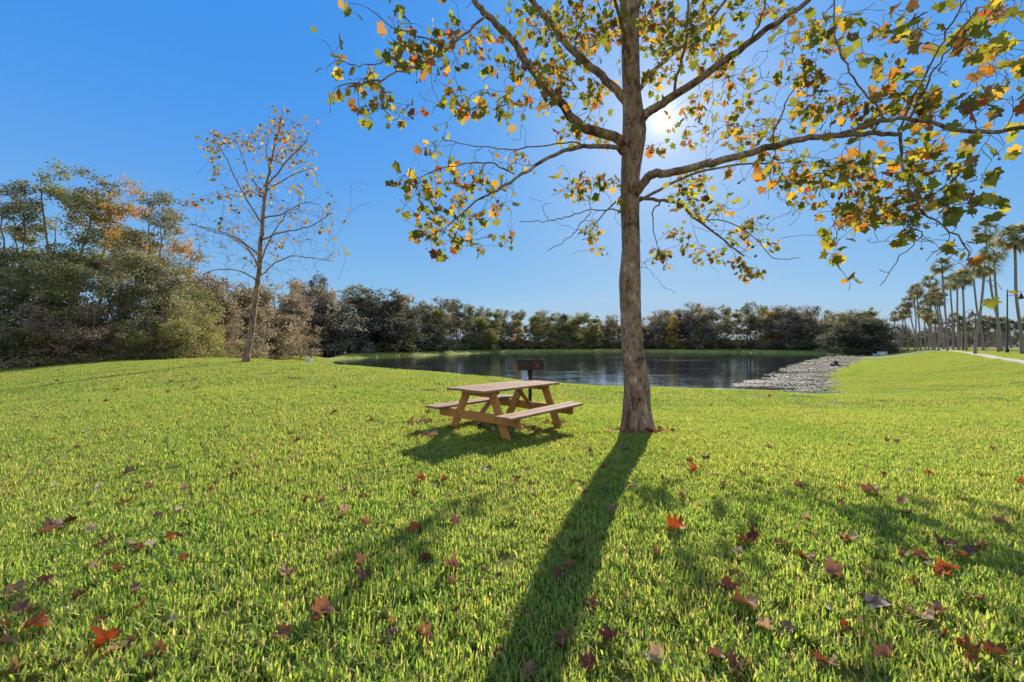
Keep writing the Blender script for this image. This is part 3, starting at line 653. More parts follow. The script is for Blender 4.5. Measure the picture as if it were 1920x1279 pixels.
def scatter_gn(name, meshes, P, Nrm, S, seed, label):
    """one object: patches of blades instanced on the points P"""
    n = len(P); rng = np.random.default_rng(seed)
    me = bpy.data.meshes.new(name); me.vertices.add(n); me.vertices.foreach_set('co', np.asarray(P, np.float32).ravel())
    rot = np.zeros((n, 3), np.float32)
    for k in range(n):
        q = Vector((0, 0, 1)).rotation_difference(Vector(Nrm[k])) @ Quaternion((0, 0, 1), rng.uniform(0, 2 * math.pi))
        rot[k] = q.to_euler()
    a = me.attributes.new('rot', 'FLOAT_VECTOR', 'POINT'); a.data.foreach_set('vector', rot.ravel())
    a = me.attributes.new('sca', 'FLOAT_VECTOR', 'POINT'); a.data.foreach_set('vector', np.asarray(S, np.float32).ravel())
    a = me.attributes.new('idx', 'INT', 'POINT'); a.data.foreach_set('value', rng.integers(0, len(meshes), n).astype(np.int32))
    o = link(name, me); ng = bpy.data.node_groups.new(name, 'GeometryNodeTree')
    ng.interface.new_socket('Geometry', in_out='INPUT', socket_type='NodeSocketGeometry')
    ng.interface.new_socket('Geometry', in_out='OUTPUT', socket_type='NodeSocketGeometry')
    gi = ng.nodes.new('NodeGroupInput'); go = ng.nodes.new('NodeGroupOutput'); iop = ng.nodes.new('GeometryNodeInstanceOnPoints')
    jn = ng.nodes.new('GeometryNodeJoinGeometry')
    for k, m_ in enumerate(meshes):
        so = bpy.data.objects.new(name + '_patch', m_); oi = ng.nodes.new('GeometryNodeObjectInfo'); oi.inputs['Object'].default_value = so
        oi.inputs['As Instance'].default_value = True; ng.links.new(oi.outputs['Geometry'], jn.inputs[0])
    def attr(nm, t):
        x = ng.nodes.new('GeometryNodeInputNamedAttribute'); x.data_type = t; x.inputs[0].default_value = nm; return x.outputs[0]
    ng.links.new(gi.outputs[0], iop.inputs['Points']); ng.links.new(jn.outputs[0], iop.inputs['Instance'])
    iop.inputs['Pick Instance'].default_value = True
    ng.links.new(attr('idx', 'INT'), iop.inputs['Instance Index']); ng.links.new(attr('rot', 'FLOAT_VECTOR'), iop.inputs['Rotation']); ng.links.new(attr('sca', 'FLOAT_VECTOR'), iop.inputs['Scale'])
    ng.links.new(iop.outputs[0], go.inputs[0])
    md = o.modifiers.new('grass', 'NODES'); md.node_group = ng
    return tag(o, label, 'grass', kind='stuff')

def grid_pts(step, dmin, dmax, half=R(58), back=0.0, seed=0, over=1.0):
    rng = np.random.default_rng(seed); s = step * over
    gx, gy = np.meshgrid(np.arange(-dmax * 1.7, dmax * 1.7, s), np.arange(-back, dmax, s)); gx = gx.ravel(); gy = gy.ravel()
    d = np.hypot(gx, gy); an = np.abs(np.arctan2(gx, gy))
    k = (gy < dmax) & (gy >= dmin if dmin > 0 else gy >= -back) & ((an < half) | (d < 2.6))
    gx, gy = gx[k] + rng.uniform(-.06, .06, k.sum()) * s, gy[k] + rng.uniform(-.06, .06, k.sum()) * s
    z = H(gx, gy); sd = np.minimum(sd_poly(POND, gx, gy), sd_poly(COVE, gx, gy)); k = sd > .6
    k &= np.hypot(gx - TBASE.x, gy - TBASE.y) > .33
    gx, gy, z = gx[k], gy[k], z[k]; e = .2
    nx = -(H(gx + e, gy) - H(gx - e, gy)) / (2 * e); ny = -(H(gx, gy + e) - H(gx, gy - e)) / (2 * e)
    nn = np.stack([nx, ny, np.ones_like(nx)], -1); nn /= np.linalg.norm(nn, axis=1, keepdims=True)
    f = 1 + .16 * wob(gx * 2.3, gy * 2.1) + rng.normal(0, .1, len(gx)); f = np.clip(f, .7, 1.3)
    return np.stack([gx, gy, z], -1), nn, np.stack([np.full(len(gx), 1.0), np.full(len(gx), 1.0), f], -1)

GA = [blade_patch('grass_near', .56, 1650, .062, .0098, 3, 40 + k, .46, .12, (.97, .90, .95)) for k in range(5)]
P, Nn, S = grid_pts(.5, 0, 4.0, back=2.5, seed=1, over=1)
scatter_gn('lawn_grass', GA, P, Nn, S, 1, 'coarse bright green lawn grass with straw between the blades')
GB = [blade_patch('grass_mid', .56, 1050, .058, .0108, 2, 60 + k, .45, .11, (.97, .87, .92)) for k in range(5)]
P, Nn, S = grid_pts(.5, 4.0, 11.5, seed=2)
scatter_gn('lawn_grass', GB, P, Nn, S, 2, 'bright green lawn grass around the picnic table')
GC = [blade_patch('grass_far', 1.6, 2800, .06, .024, 1, 80 + k, .45, .14, (.84, .77, .8)) for k in range(4)]
P, Nn, S = grid_pts(1.5, 11.5, 75, half=R(56), seed=3)
scatter_gn('lawn_grass', GC, P, Nn, S, 3, 'mown yellow green grass running down to the pond')

# ------------------------------------------------------------------ fallen leaves
BROWN = [(.14, .048, .03), (.19, .082, .045), (.27, .15, .095), (.18, .105, .095), (.44, .34, .27), (.34, .09, .028)]
def dry_leaf(seed, col):
    rng = np.random.default_rng(seed); tv, tf = leaf_template(0, 0)
    V = tv.copy(); c1, c2 = rng.uniform(.5, 1.7), rng.uniform(-1.0, 1.0); tw = rng.uniform(-1.2, 1.2)
    # subdivide once towards the centre for smoother curl
    V2 = [V[0]]; ring = V[1:]; mid = (ring + V[0]) / 2
    V2 = np.concatenate([V[:1], mid, ring]); n = len(ring); f = []
    for k in range(n):
        k2 = (k + 1) % n; f += [(0, 1 + k, 1 + k2), (1 + k, 1 + n + k, 1 + n + k2), (1 + k, 1 + n + k2, 1 + k2)]
    x = V2[:, 0]; y = V2[:, 1] - .28
    z = c1 * x * x + c2 * y * y * .7 + tw * x * y + .07 * np.sin(9 * x + 3) * np.sin(8 * y) + rng.normal(0, .03, len(x))
    V2 = np.stack([x * (1 - .3 * abs(c1) * abs(x)), y, z - z.min()], -1)
    C = np.tile(col, (len(V2), 1)) * rng.uniform(.8, 1.15, (len(V2), 1)); C[0] *= .8
    me = np_mesh('fallen_leaf', V2, np.array(f), M['dryleaf'], C, smooth=False)
    return me
LEAVES = [[dry_leaf(200 + 7 * c + k, np.array(BROWN[c])) for k in range(3)] for c in range(6)]
CN = ['dark red brown', 'reddish brown', 'light brown', 'purplish brown', 'pale tan', 'bright orange']
FL = [  # px, py, width px, colour, label end
 (25, 1115, 55, 2, 'large curled leaf cut by the picture edge at the lower left'), (78, 1098, 36, 0, 'leaf just right of the large leaf at the left edge'), (28, 1265, 60, 2, 'large leaf in the bottom left corner'),
 (208, 1212, 62, 5, 'large two toned leaf standing up near the bottom left corner'), (318, 1015, 32, 5, 'leaf lit by the sun on the left of the lawn'), (217, 1075, 30, 1, 'leaf lying between the two brightest orange leaves at the left'),
 (238, 942, 28, 0, 'leaf upright in the middle left grass'), (347, 917, 24, 1, 'leaf upright beside a thin patch of shade left of centre'), (105, 992, 50, 3, 'leaf in the dark tangle of leaves at the far left'), (130, 985, 30, 0, 'leaf crossing its neighbour in the tangle at the far left'),
 (293, 976, 26, 3, 'leaf at the tip of a small shade patch on the left'), (478, 970, 24, 1, 'small cupped leaf left of centre'), (445, 892, 22, 0, 'small leaf topmost of the left group'), (406, 909, 18, 3, 'tiny leaf between two larger ones left of centre'),
 (517, 1012, 28, 4, 'leaf the only pale one left of the tree shadow'), (556, 985, 28, 1, 'flat leaf right of the palest leaf'), (649, 964, 32, 4, 'twisted thin leaf in front of the table shadow'), (572, 942, 22, 0, 'small leaf above the flat brown leaf'),
 (645, 924, 20, 1, 'small leaf behind the twisted pale leaf'), (790, 901, 32, 5, 'leaf nearest the end of the table shadow'), (665, 1112, 26, 1, 'narrow leaf standing on edge below the shade patch'), (708, 1041, 20, 5, 'small leaf inside the round shade patch'),
 (263, 1143, 34, 5, 'leaf folded low in the lower left grass'), (250, 1117, 26, 3, 'leaf half buried above the folded orange leaf'), (844, 933, 16, 4, 'thin upright leaf right of the curved shade patch'), (882, 953, 14, 0, 'small upright leaf left of the tree shadow'), (870, 1152, 16, 0, 'small leaf low beside the tree shadow'),
 (556, 829, 20, 0, 'leaf lying left of the table on its own'), (548, 866, 18, 1, 'leaf below the lone leaf left of the table'), (626, 775, 16, 0, 'small leaf beyond the table on its left'), (697, 790, 16, 1, 'small leaf close to the left bench'),
 (1087, 1016, 42, 3, 'leaf lying in the middle of the tree shadow'), (1068, 1066, 30, 1, 'leaf leaning up against another in the tree shadow'), (1046, 1084, 32, 0, 'leaf under the leaning one in the tree shadow'), (1160, 955, 18, 3, 'small leaf on the right rim of the tree shadow'), (1171, 844, 22, 3, 'small leaf in the shadow right below the trunk'),
 (995, 1268, 44, 2, 'leaf at the bottom edge inside the tree shadow'), (1145, 1202, 50, 0, 'broad leaf right of the tree shadow near the bottom'), (1268, 994, 50, 5, 'curled leaf brightest of those right of the tree shadow'), (1408, 1017, 54, 0, 'broad leaf right of the curled orange leaf'),
 (1383, 1040, 24, 4, 'narrow leaf under the broad dark leaf'), (1510, 1048, 42, 1, 'leaf standing up like a flame right of centre'), (1560, 1082, 52, 2, 'long curled leaf below the flame shaped one'), (1372, 1080, 24, 1, 'small leaf left of a dark shade patch'), (1260, 1157, 30, 1, 'leaf standing alone low right of the tree shadow'),
 (1384, 1252, 54, 1, 'large jagged leaf at the bottom right of centre'), (1730, 1160, 60, 2, 'large folded leaf at the lower right'), (1765, 1200, 44, 0, 'leaf tucked behind the large folded leaf'), (1665, 1242, 58, 2, 'large flat leaf near the bottom right'), (1605, 1197, 48, 0, 'leaf lying left of the large folded leaf'), (1830, 1130, 46, 0, 'leaf at the edge of the right shade patch'),
 (1635, 922, 40, 3, 'leaf on edge in the right middle grass'), (1686, 940, 34, 2, 'leaf right of the leaf on edge'), (1702, 964, 34, 1, 'leaf below its two neighbours in the right middle grass'), (1582, 919, 22, 5, 'small leaf left of the leaf on edge'), (1595, 1015, 44, 4, 'thin flat leaf above the flame shaped leaf'), (1512, 978, 24, 4, 'small curled leaf right of centre'),
 (1765, 1020, 50, 0, 'broad leaf at the right with a red underside'), (1838, 1027, 34, 1, 'leaf right of the broad one with a red underside'), (1690, 1043, 34, 2, 'thin leaf left of the broad leaf at the right'), (1302, 882, 26, 5, 'leaf lying alone right of the trunk shadow'), (1392, 887, 22, 1, 'leaf right of the lone orange leaf'), (1355, 911, 20, 3, 'tiny leaf below two brighter ones'),
 (1548, 1146, 28, 4, 'pale curled leaf in the lower right grass'), (1915, 908, 24, 5, 'leaf cut by the right picture edge'), (1850, 966, 24, 1, 'small leaf above the right shade patch'), (1770, 1082, 22, 1, 'small leaf below the thin leaf at the right'), (1175, 1030, 18, 1, 'tiny upright leaf right of the tree shadow'), (1228, 1040, 24, 2, 'small leaf right of the tiny upright one'),
 (908, 884, 18, 4, 'small leaf below the front foot of the table'), (970, 900, 16, 1, 'small leaf between table shadow and tree shadow'), (1104, 847, 16, 0, 'small leaf between the table and the trunk shadow'), (1663, 826, 16, 1, 'small leaf at the right beyond the trunk'), (1762, 898, 14, 4, 'small pale leaf in the right middle distance'),
 (322, 716, 12, 0, 'small leaf far up the grass rise'), (13, 861, 16, 1, 'small leaf at the left picture edge'), (160, 812, 12, 4, 'tiny leaf in the left distance')]
rgl = np.random.default_rng(77)
def put_leaf(px, py, wpx, ci, label, up=.35, loc=None):
    g = loc if loc is not None else ground_at(px, min(py + wpx * .18, 1290)); s = .78 * wpx / F * g.y if wpx else rgl.uniform(.05, .12)
    s = min(s, .17)
    o = bpy.data.objects.new('fallen_leaf', LEAVES[ci][int(rgl.integers(0, 3))]); COL.objects.link(o)
    lift = .028 if g.y < 12 else .035
    o.location = g + Vector((0, 0, lift)); o.scale = (s * rgl.uniform(.6, 1.1), s, s * rgl.uniform(.6, 1.0))
    o.rotation_euler = (R(rgl.uniform(-38, 38)), R(rgl.uniform(-25, 25)), rgl.uniform(0, 6.28))
    tag(o, label, 'leaf', 'fallen leaves on the lawn'); return o
for px, py, w_, c_, lb in FL: put_leaf(px, py, w_, c_, CN[c_] + ' ' + lb)
for k in range(175):
    if k < 45: px, py = rgl.uniform(0, 1500), rgl.uniform(690, 790)
    elif k < 95: px, py = rgl.uniform(0, 1920), rgl.uniform(780, 960)
    else: px, py = rgl.uniform(0, 1920), rgl.uniform(950, 1270)
    if 1130 < px < 1250 and py < 860: continue
    g = ground_at(px, py)
    ci = int(rgl.choice([0, 1, 1, 2, 2, 3, 4, 5])); zone = 'on the far rise' if px < 500 and py < 790 else 'left of the table' if px < 800 and py < 850 else 'beyond the table' if py < 790 else 'nearby at left' if px < 900 and py > 960 else 'left of the table shadow' if px < 760 else \
        'nearby at right' if py > 960 else 'by the trunk shadow' if px < 1350 else 'farther at right'
    put_leaf(px, py, 0, ci, 'small dry %s leaf in grass %s' % (CN[ci], zone), loc=g)
# litter under the table and round the trunk: too many to count
def litter(name, label, spots, n, seed):
    rng = np.random.default_rng(seed); P = []
    for _ in range(n):
        s = spots[rng.integers(0, len(spots))]; x = s[0] + rng.normal() * s[2]; y = s[1] + rng.normal() * s[3]; P.append((x, y, hz(x, y) + rng.uniform(.02, .055)))
    P = np.array(P); T = rng.normal(0, 1, (n, 3)); T[:, 2] *= .35
    V, Fc, C = scatter(leaf_template(.3, .5), P, rot_frames(T, rng), rng.uniform(.05, .12, n), palette(rng, n, BROWN + [(.5, .4, .28)], [2, 2, 3, 2, 3, 1, 2], .25))
    tag(link(name, np_mesh(name, V, Fc, M['dryleaf'], C)), label, 'leaf litter', kind='stuff')
g1 = ground_at(1000, 812); g2 = ground_at(1045, 795); g3 = ground_at(800, 820); g4 = ground_at(1240, 806); g5 = ground_at(930, 800); g6 = ground_at(790, 795)
litter('leaf_litter', 'dry leaves and bark gathered in the shade under the picnic table', [(g1.x, g1.y, .22, .18), (g2.x, g2.y, .08, .08), (g5.x, g5.y, .25, .2), (g3.x, g3.y, .08, .08), (g6.x, g6.y, .1, .1)], 130, 9)
litter('leaf_litter', 'brown leaf and bark litter around the foot of the large sycamore', [(TBASE.x + .2, TBASE.y - .12, .22, .1), (TBASE.x - .1, TBASE.y - .28, .25, .05)], 90, 10)
#@@PART3
# ------------------------------------------------------------------ woods
ORD0 = ['first', 'second', 'third', 'fourth', 'fifth', 'sixth', 'seventh', 'eighth', 'ninth', 'tenth', 'eleventh', 'twelfth', 'thirteenth', 'fourteenth', 'fifteenth', 'sixteenth', 'seventeenth', 'eighteenth', 'nineteenth', 'twentieth', 'twenty-first', 'twenty-second', 'twenty-third', 'twenty-fourth', 'twenty-fifth', 'twenty-sixth']
GREY_GREEN = [(.065, .078, .042), (.095, .105, .06), (.13, .135, .085), (.18, .175, .125), (.045, .055, .03)]
OLIVE = [(.06, .08, .032), (.095, .115, .045), (.135, .145, .06), (.17, .165, .085), (.05, .058, .03)]
BROWNISH = [(.09, .078, .06), (.13, .112, .088), (.165, .145, .115), (.11, .115, .065), (.06, .052, .045)]
AUTUMN = [(.10, .12, .035), (.16, .15, .05), (.24, .15, .05), (.30, .14, .04), (.08, .09, .03)]
DARK = [(.032, .042, .028), (.048, .056, .042), (.07, .074, .062), (.10, .096, .088), (.035, .038, .032)]
LILAC = [(.06, .066, .055), (.085, .09, .078), (.12, .122, .11), (.165, .165, .155), (.05, .06, .04)]
YGREEN = [(.105, .125, .045), (.14, .15, .06), (.18, .18, .085), (.13, .12, .07), (.075, .085, .04)]
WT = [3, 4, 3, 1.6, 2]

def wood_proto(name, seed, Hh, Rx, z0, nlobe, nclump, per, cr, ls, cols, tr=.16, stems=1, leafy=1., open_=.0, top=.35, bark='bark_dark'):
    """trunk mesh and crown mesh of one kind of tree, base at the origin"""
    T = Tree(seed); rng = T.rng; zc = (Hh + z0) / 2; rz = (Hh - z0) / 2
    for s in range(stems):
        a = rng.uniform(0, 6.28); sp = (stems > 1) * Rx * .3
        tx, ty = rng.normal(0, Rx * .12, 2) + sp * np.array((math.cos(a), math.sin(a)))
        bx, by = .25 * sp * math.cos(a), .25 * sp * math.sin(a)
        hh = Hh * rng.uniform(.74, .86)
        T.limb([(bx, by, -.4), (bx * 1.2 + tx * .1, by * 1.2 + ty * .1, hh * .25), (tx * .4, ty * .4, hh * .5), (tx, ty, hh * .78), (tx * 1.1, ty * 1.1, hh)], tr * (1 if stems == 1 else .7), .03, 7, 4, .05)
    lobes = []
    for k in range(nlobe):
        q = rng.normal(0, 1, 3); q /= np.linalg.norm(q); f = rng.uniform(.35, .8)
        prof = 1.0 - top * max(0, q[2])
        lobes.append((np.array((q[0] * Rx * f * prof, q[1] * Rx * f * prof, zc + q[2] * rz * f)), rng.uniform(.22, .42) * Rx))
    lobes.append((np.array((0, 0, Hh - .4 * rz)), .45 * Rx))
    A = []
    while len(A) < nclump:
        c, r = lobes[rng.integers(0, len(lobes))]; q = rng.normal(0, 1, 3); q /= np.linalg.norm(q)
        p = c + q * r * rng.uniform(.55, 1.0) * np.array((1, 1, .85))
        if p[2] > z0 * .6 and p[2] < Hh * 1.02: A.append(p)
    if z0 < 1.2:
        for _ in range(int(nclump * .45)):
            a = rng.uniform(0, 6.28); q = Rx * rng.uniform(.3, .95); A.append(np.array((math.cos(a) * q, math.sin(a) * q, z0 + rng.random() ** 1.3 * Hh * .5)))
    ends = T.grow(A, .5, .012 if Hh > 8 else .008, .5, .18, rmaxlen=.014, sides=4, wig=.05)
    tm = T.wood.mesh(name + '_trunk', M[bark], True)
    E = [e for e in ends if rng.random() < leafy]
    n = int(len(E) * per); k = rng.integers(0, len(E), n); P = np.array([np.array(E[i][0]) for i in k])
    P = P + rng.normal(0, 1, (n, 3)) * np.array((cr, cr, cr * .75)) * .55
    P[:, 2] = np.maximum(P[:, 2], .02)
    Tn = rng.normal(0, 1, (n, 3)); Tn[:, 2] = Tn[:, 2] * .7 - .25
    cl = palette(rng, len(E), cols, WT, .15)               # every clump has its own shade of green
    C = cl[k] * .6 + palette(rng, n, cols, WT, .2) * .4
    V, Fc, Cc = scatter(QUAD, P, rot_frames(Tn, rng), rng.uniform(ls * .6, ls * 1.3, n), C)
    return tm, np_mesh(name + '_crown', V, Fc, M['foliage'], Cc)

def place_tree(proto, loc, sc, label, group, name='tree', sxy=1., cat='tree', parts=('trunk', 'crown')):
    o = empty(name, loc, rgl.uniform(0, 6.28), label=label, cat=cat, group=group)
    o.scale = (sc * sxy, sc * sxy, sc)
    link(parts[0], proto[0], o); link(parts[1], proto[1], o); return o

# near wood on the left: small leaves
NW = {
 'tall': [(wood_proto('tall_tree', 300 + k, 14, 3.0, 4.2, 12, 120, 56, .42, .17, c, .17, st, top=.45), 14) for k, (c, st) in enumerate([(GREY_GREEN, 1), (OLIVE, 2), (AUTUMN, 1), (GREY_GREEN, 2)])],
 'oak': [(wood_proto('broad_tree', 320 + k, 9, 3.4, .8, 14, 170, 60, .42, .155, c, .2, 2), 9) for k, c in enumerate([GREY_GREEN, OLIVE, GREY_GREEN])],
 'bush': [(wood_proto('thicket_bush', 340 + k, 4.5, 2.3, .1, 9, 110, 75, .38, .115, c, .05, 4), 4.5) for k, c in enumerate([YGREEN, BROWNISH, OLIVE, GREY_GREEN])],
 'brown': [(wood_proto('brown_tree', 350 + k, 10, 4.0, .8, 10, 170, 65, .7, .26, c, .16, 3, bark='bark'), 10) for k, c in enumerate([BROWNISH, [(.10, .095, .07), (.145, .135, .10), (.185, .17, .13), (.11, .12, .07), (.065, .06, .05)]])],
 'bare': [(wood_proto('bare_tree', 360, 12, 3.4, 3, 8, 200, 14, .5, .22, BROWNISH, .12, 2, leafy=.5, bark='bark'), 12)],
}
def by_px(kind, v, px, d, top, label, group='trees of the wood on the left', name='tree', sxy=1., cat='tree', parts=('trunk', 'crown'), pool=None):
    pr, h0 = (pool or NW)[kind][v]; x = (px - 960) / F * d; z = hz(x, d)
    zt = CAMZ - (top - YH) / F * d
    return place_tree(pr, (x, d, z - .05), (zt - z) / h0, label, group, name, sxy, cat, parts)
g = 'trees of the wood on the left'
for a in [('tall', 0, -70, 27, 372, 'grey green tree at the very left edge of the picture'), ('tall', 3, 28, 29, 318, 'tall loose tree, first whole one from the left edge'),
          ('tall', 1, 118, 30, 284, 'tallest of the wood, upright tree with two feathery tops'), ('tall', 0, 185, 33, 300, 'grey green tree just right of the tallest one in the wood'),
          ('tall', 2, 240, 32, 318, 'brown tinged tall tree second from the right end of the high wood'), ('tall', 3, 296, 31, 340, 'tall tree at the right end of the high wood, thin towards the bottom'),
          ('tall', 2, 335, 37, 412, 'tree with orange leaves at its right side, stepping down from the high wood'), ('tall', 1, 68, 35, 360, 'olive tree seen between the two leftmost tall trees'),
          ('oak', 0, 60, 25, 455, 'broad grey green tree low at the left, in front of the tall trees'), ('oak', 1, 150, 27, 450, 'broad olive tree under the tallest tree of the wood'),
          ('oak', 2, 225, 27.5, 440, 'broad grey tree whose pale trunks show halfway up'), ('oak', 0, 300, 30, 450, 'broad tree left of the slender lone sycamore'),
          ('oak', 1, 352, 34, 500, 'olive tree behind the crown of the slender lone sycamore'), ('oak', 2, -40, 24, 470, 'broad tree cut off by the left edge'),
          ('brown', 0, 392, 38, 505, 'brown twiggy tree, a little orange, left of the lone sycamore trunk'), ('brown', 1, 440, 46, 515, 'grey brown rounded tree right behind the lone sycamore trunk'),
          ('brown', 1, 505, 55, 522, 'large grey brown rounded tree right of the lone sycamore trunk'), ('bare', 0, 562, 66, 512, 'thin bare topped tree rising above the brown trees'),
          ('brown', 0, 548, 62, 545, 'small brown tree at the foot of the thin bare one'), ('oak', 0, 470, 60, 535, 'dark tree peeping between the two grey brown ones')]:
    by_px(*a[:5], label=a[5], group=g)
for k, (v, px, d, top, lb) in enumerate([(3, 12, 23.5, 570, 'grey green bush in the left corner of the wood edge'), (1, 70, 24, 560, 'brown bush near the left corner of the wood edge'), (2, 128, 25, 575, 'olive bush under the broad olive tree'),
        (1, 178, 25.5, 560, 'brown bush in front of the middle of the wood'), (0, 232, 26.5, 590, 'light green bush before the grey tree with pale trunks'), (3, 282, 27.5, 585, 'grey green bush left of the yellow green one'),
        (0, 345, 28.5, 560, 'bulky yellow green bush nearest the lone sycamore'), (0, 385, 30, 578, 'sunlit yellow green bush at the right tip of the near thicket'), (1, 425, 37, 600, 'dead looking brown bush left of the lone sycamore foot'),
        (2, -60, 23, 560, 'bush cut by the left edge'), (1, 470, 48, 615, 'brown bush just behind the lone sycamore foot'), (1, 318, 31, 600, 'brown bush behind the yellow green ones'), (1, 520, 56, 620, 'low brown bush at the foot of the grey brown tree')]):
    by_px('bush', v, px, d, top, lb, 'bushes along the edge of the wood', 'bush', 1.15, 'bush', ('stems', 'foliage'))
for kq, (px, d, top, v) in enumerate([(-260, 26, 350, 0), (-480, 27, 330, 3), (-760, 27, 340, 2), (-160, 24, 440, 1), (-380, 25, 430, 0)]):
    by_px('tall' if v != 1 else 'oak', v if v != 1 else 1, px, d, top, 'wood tree, %s of those standing past the left edge' % ORD0[kq], g)

# far shore: larger leaves
FW = {
 'oak': [(wood_proto('shore_tree', 400 + k, 12, 4.8, .3, 16, 170, 36, .7, .36, c, .25, 2), 12) for k, c in enumerate([DARK, LILAC, DARK, [(.07, .07, .06), (.10, .095, .08), (.13, .125, .105), (.09, .08, .06), (.05, .05, .045)], OLIVE])],
 'tall': [(wood_proto('shore_tall_tree', 420 + k, 15, 3.0, 1.0, 12, 150, 24, .5, .34, c, .17, 1, top=.2), 15) for k, c in enumerate([GREY_GREEN, AUTUMN, OLIVE])],
 'gappy': [(wood_proto('shore_open_tree', 440 + k, 14, 4.0, 2.6, 11, 120, 24, .5, .34, c, .2, 2), 14) for k, c in enumerate([GREY_GREEN, DARK])],
 'pine': [(wood_proto('shore_pine', 450, 16, 3.2, 10.5, 6, 60, 24, .7, .42, DARK, .22, 1), 16)],
 'bare': [(wood_proto('shore_bare_tree', 460, 13, 2.8, 4, 6, 150, 5, .5, .35, BROWNISH, .13, 2, leafy=.5, bark='bark'), 13)],
 'bush': [(wood_proto('shore_bush', 470 + k, 4, 3.2, .05, 8, 80, 26, .5, .42, c, .06, 3), 4) for k, c in enumerate([DARK, GREY_GREEN])],
}
DX = [560, 600, 710, 825, 941, 1164, 1350, 1500, 1610, 1660]; DD = [92, 94, 106, 128, 163, 186, 162, 145, 122, 112]
TX = [540, 600, 650, 700, 750, 800, 850, 900, 950, 990, 1020, 1060, 1100, 1150, 1210, 1262, 1310, 1350, 1400, 1430, 1480, 1530, 1570, 1600, 1630, 1660]
TY = [518, 516, 526, 536, 544, 552, 560, 572, 580, 580, 576, 578, 588, 596, 586, 580, 572, 574, 566, 564, 570, 578, 583, 576, 566, 594]
ORD = ORD0[:19] + [t if u == '' else t + '-' + u for t in ('twentieth', 'thirtieth', 'fortieth', 'fiftieth') for u in [''] + []]
ORD = ORD0[:20]
for t_, t2 in (('twenty', 'thirtieth'), ('thirty', 'fortieth'), ('forty', 'fiftieth'), ('fifty', 'sixtieth'), ('sixty', 'seventieth'), ('seventy', 'eightieth'), ('eighty', 'ninetieth')):
    ORD += [t_ + '-' + q for q in ORD0[:9]] + [t2]
rgw = np.random.default_rng(12); px = 575.; front = []
while px < 1655:
    front.append(px); d = np.interp(px, DX, DD); px += 6.6 / d * F * rgw.uniform(.85, 1.2)
SIDE = [('left shore', [p for p in front if p < 955]), ('far end', [p for p in front if 955 <= p < 1190]), ('right shore', [p for p in front if p >= 1190])]
LOOK = {'oak': 'dark rounded', 'tall': 'upright narrow', 'gappy': 'open airy'}
for sname, ps in SIDE:
    for k, p in enumerate(ps):
        d = np.interp(p, DX, DD) + rgw.uniform(-2, 3); top = np.interp(p, TX, TY) + rgw.uniform(-9, 20)
        uu = rgw.random(); kd = 'oak' if uu < (.85 if p < 955 else .35) else 'tall' if uu < .93 and p < 1190 or uu < .75 else 'gappy'; v = int(rgw.integers(0, {'oak': 5, 'tall': 3, 'gappy': 2}[kd]))
        by_px(kd, v, p, d, top, '%s tree, %s from the left in the front row, %s' % (LOOK[kd], ORD[k], sname), 'trees around the pond', sxy=1.3 if kd == 'oak' else 1.1, pool=FW)
px = 560.; kt = 0
while px < 1665:
    d = np.interp(px, DX, DD) + rgw.uniform(9, 15); top = np.interp(px, TX, TY) + rgw.uniform(-12, 8)
    kd, v = [('tall', 0), ('tall', 1), ('oak', 1), ('gappy', 0), ('tall', 2), ('gappy', 1), ('oak', 3)][int(rgw.integers(0, 7))]
    by_px(kd, v, px, d, top, 'feathery tree top, %s from the left of those showing over the front row' % ORD[kt], 'tree tops behind the front row', pool=FW, sxy=1.0); kt += 1
    px += 5.0 / d * F * rgw.uniform(.7, 1.2)
for (kd, v, p, d, top, lb) in [('bare', 0, 655, 110, 528, 'spiky bare tree sticking out above the left shore trees'), ('gappy', 0, 597, 98, 524, 'open crowned tree with sky showing through it, left end of the pond trees'),
        ('pine', 0, 1056, 178, 588, 'flat topped pine with a bare stem at the far end of the pond'), ('gappy', 0, 1020, 176, 582, 'open round topped tree left of the flat topped pine'), ('bare', 0, 1143, 184, 602, 'thin spire of a tree just left of the large trunk'),
        ('tall', 1, 1263, 168, 580, 'golden topped upright tree standing out right of the large trunk'), ('tall', 0, 1312, 162, 577, 'tall paired tree right of the golden topped one'), ('gappy', 1, 1405, 158, 570, 'tall open tree highest of the middle of the right shore'),
        ('gappy', 0, 1432, 152, 568, 'tall airy tree right of the highest of the right shore'), ('gappy', 1, 1488, 146, 575, 'tree with a wide spreading top right of the two tall airy ones'), ('bare', 0, 1468, 150, 569, 'thin bare tree between two wide topped ones'),
        ('tall', 2, 1628, 124, 566, 'feathery tall tree behind the big dark tree at the right end'), ('oak', 0, 1597, 114, 580, 'big dark spreading tree near the right end of the shore'), ('oak', 2, 1640, 108, 588, 'last dark tree of the shore beside the pale blue box')]:
    by_px(kd, v, p, d, top, lb, 'trees around the pond', pool=FW, sxy=(1.7 if p > 1590 else 1.3) if kd == 'oak' else 1)
px = 565.; kt = 0
while px < 1665:
    d = np.interp(px, DX, DD) - 1.5 + rgw.uniform(0, 3); by_px('bush', int(rgw.integers(0, 2)), px, d, 645 - rgw.uniform(2.0, 4.6) * F / d + 2.2 * F / d, 'dark low bush, %s from the left at the foot of the shore trees' % ORD[kt], 'bushes at the foot of the shore trees', 'bush', 1.6, 'bush', ('stems', 'foliage'), FW); kt += 1
    px += 4.6 / d * F

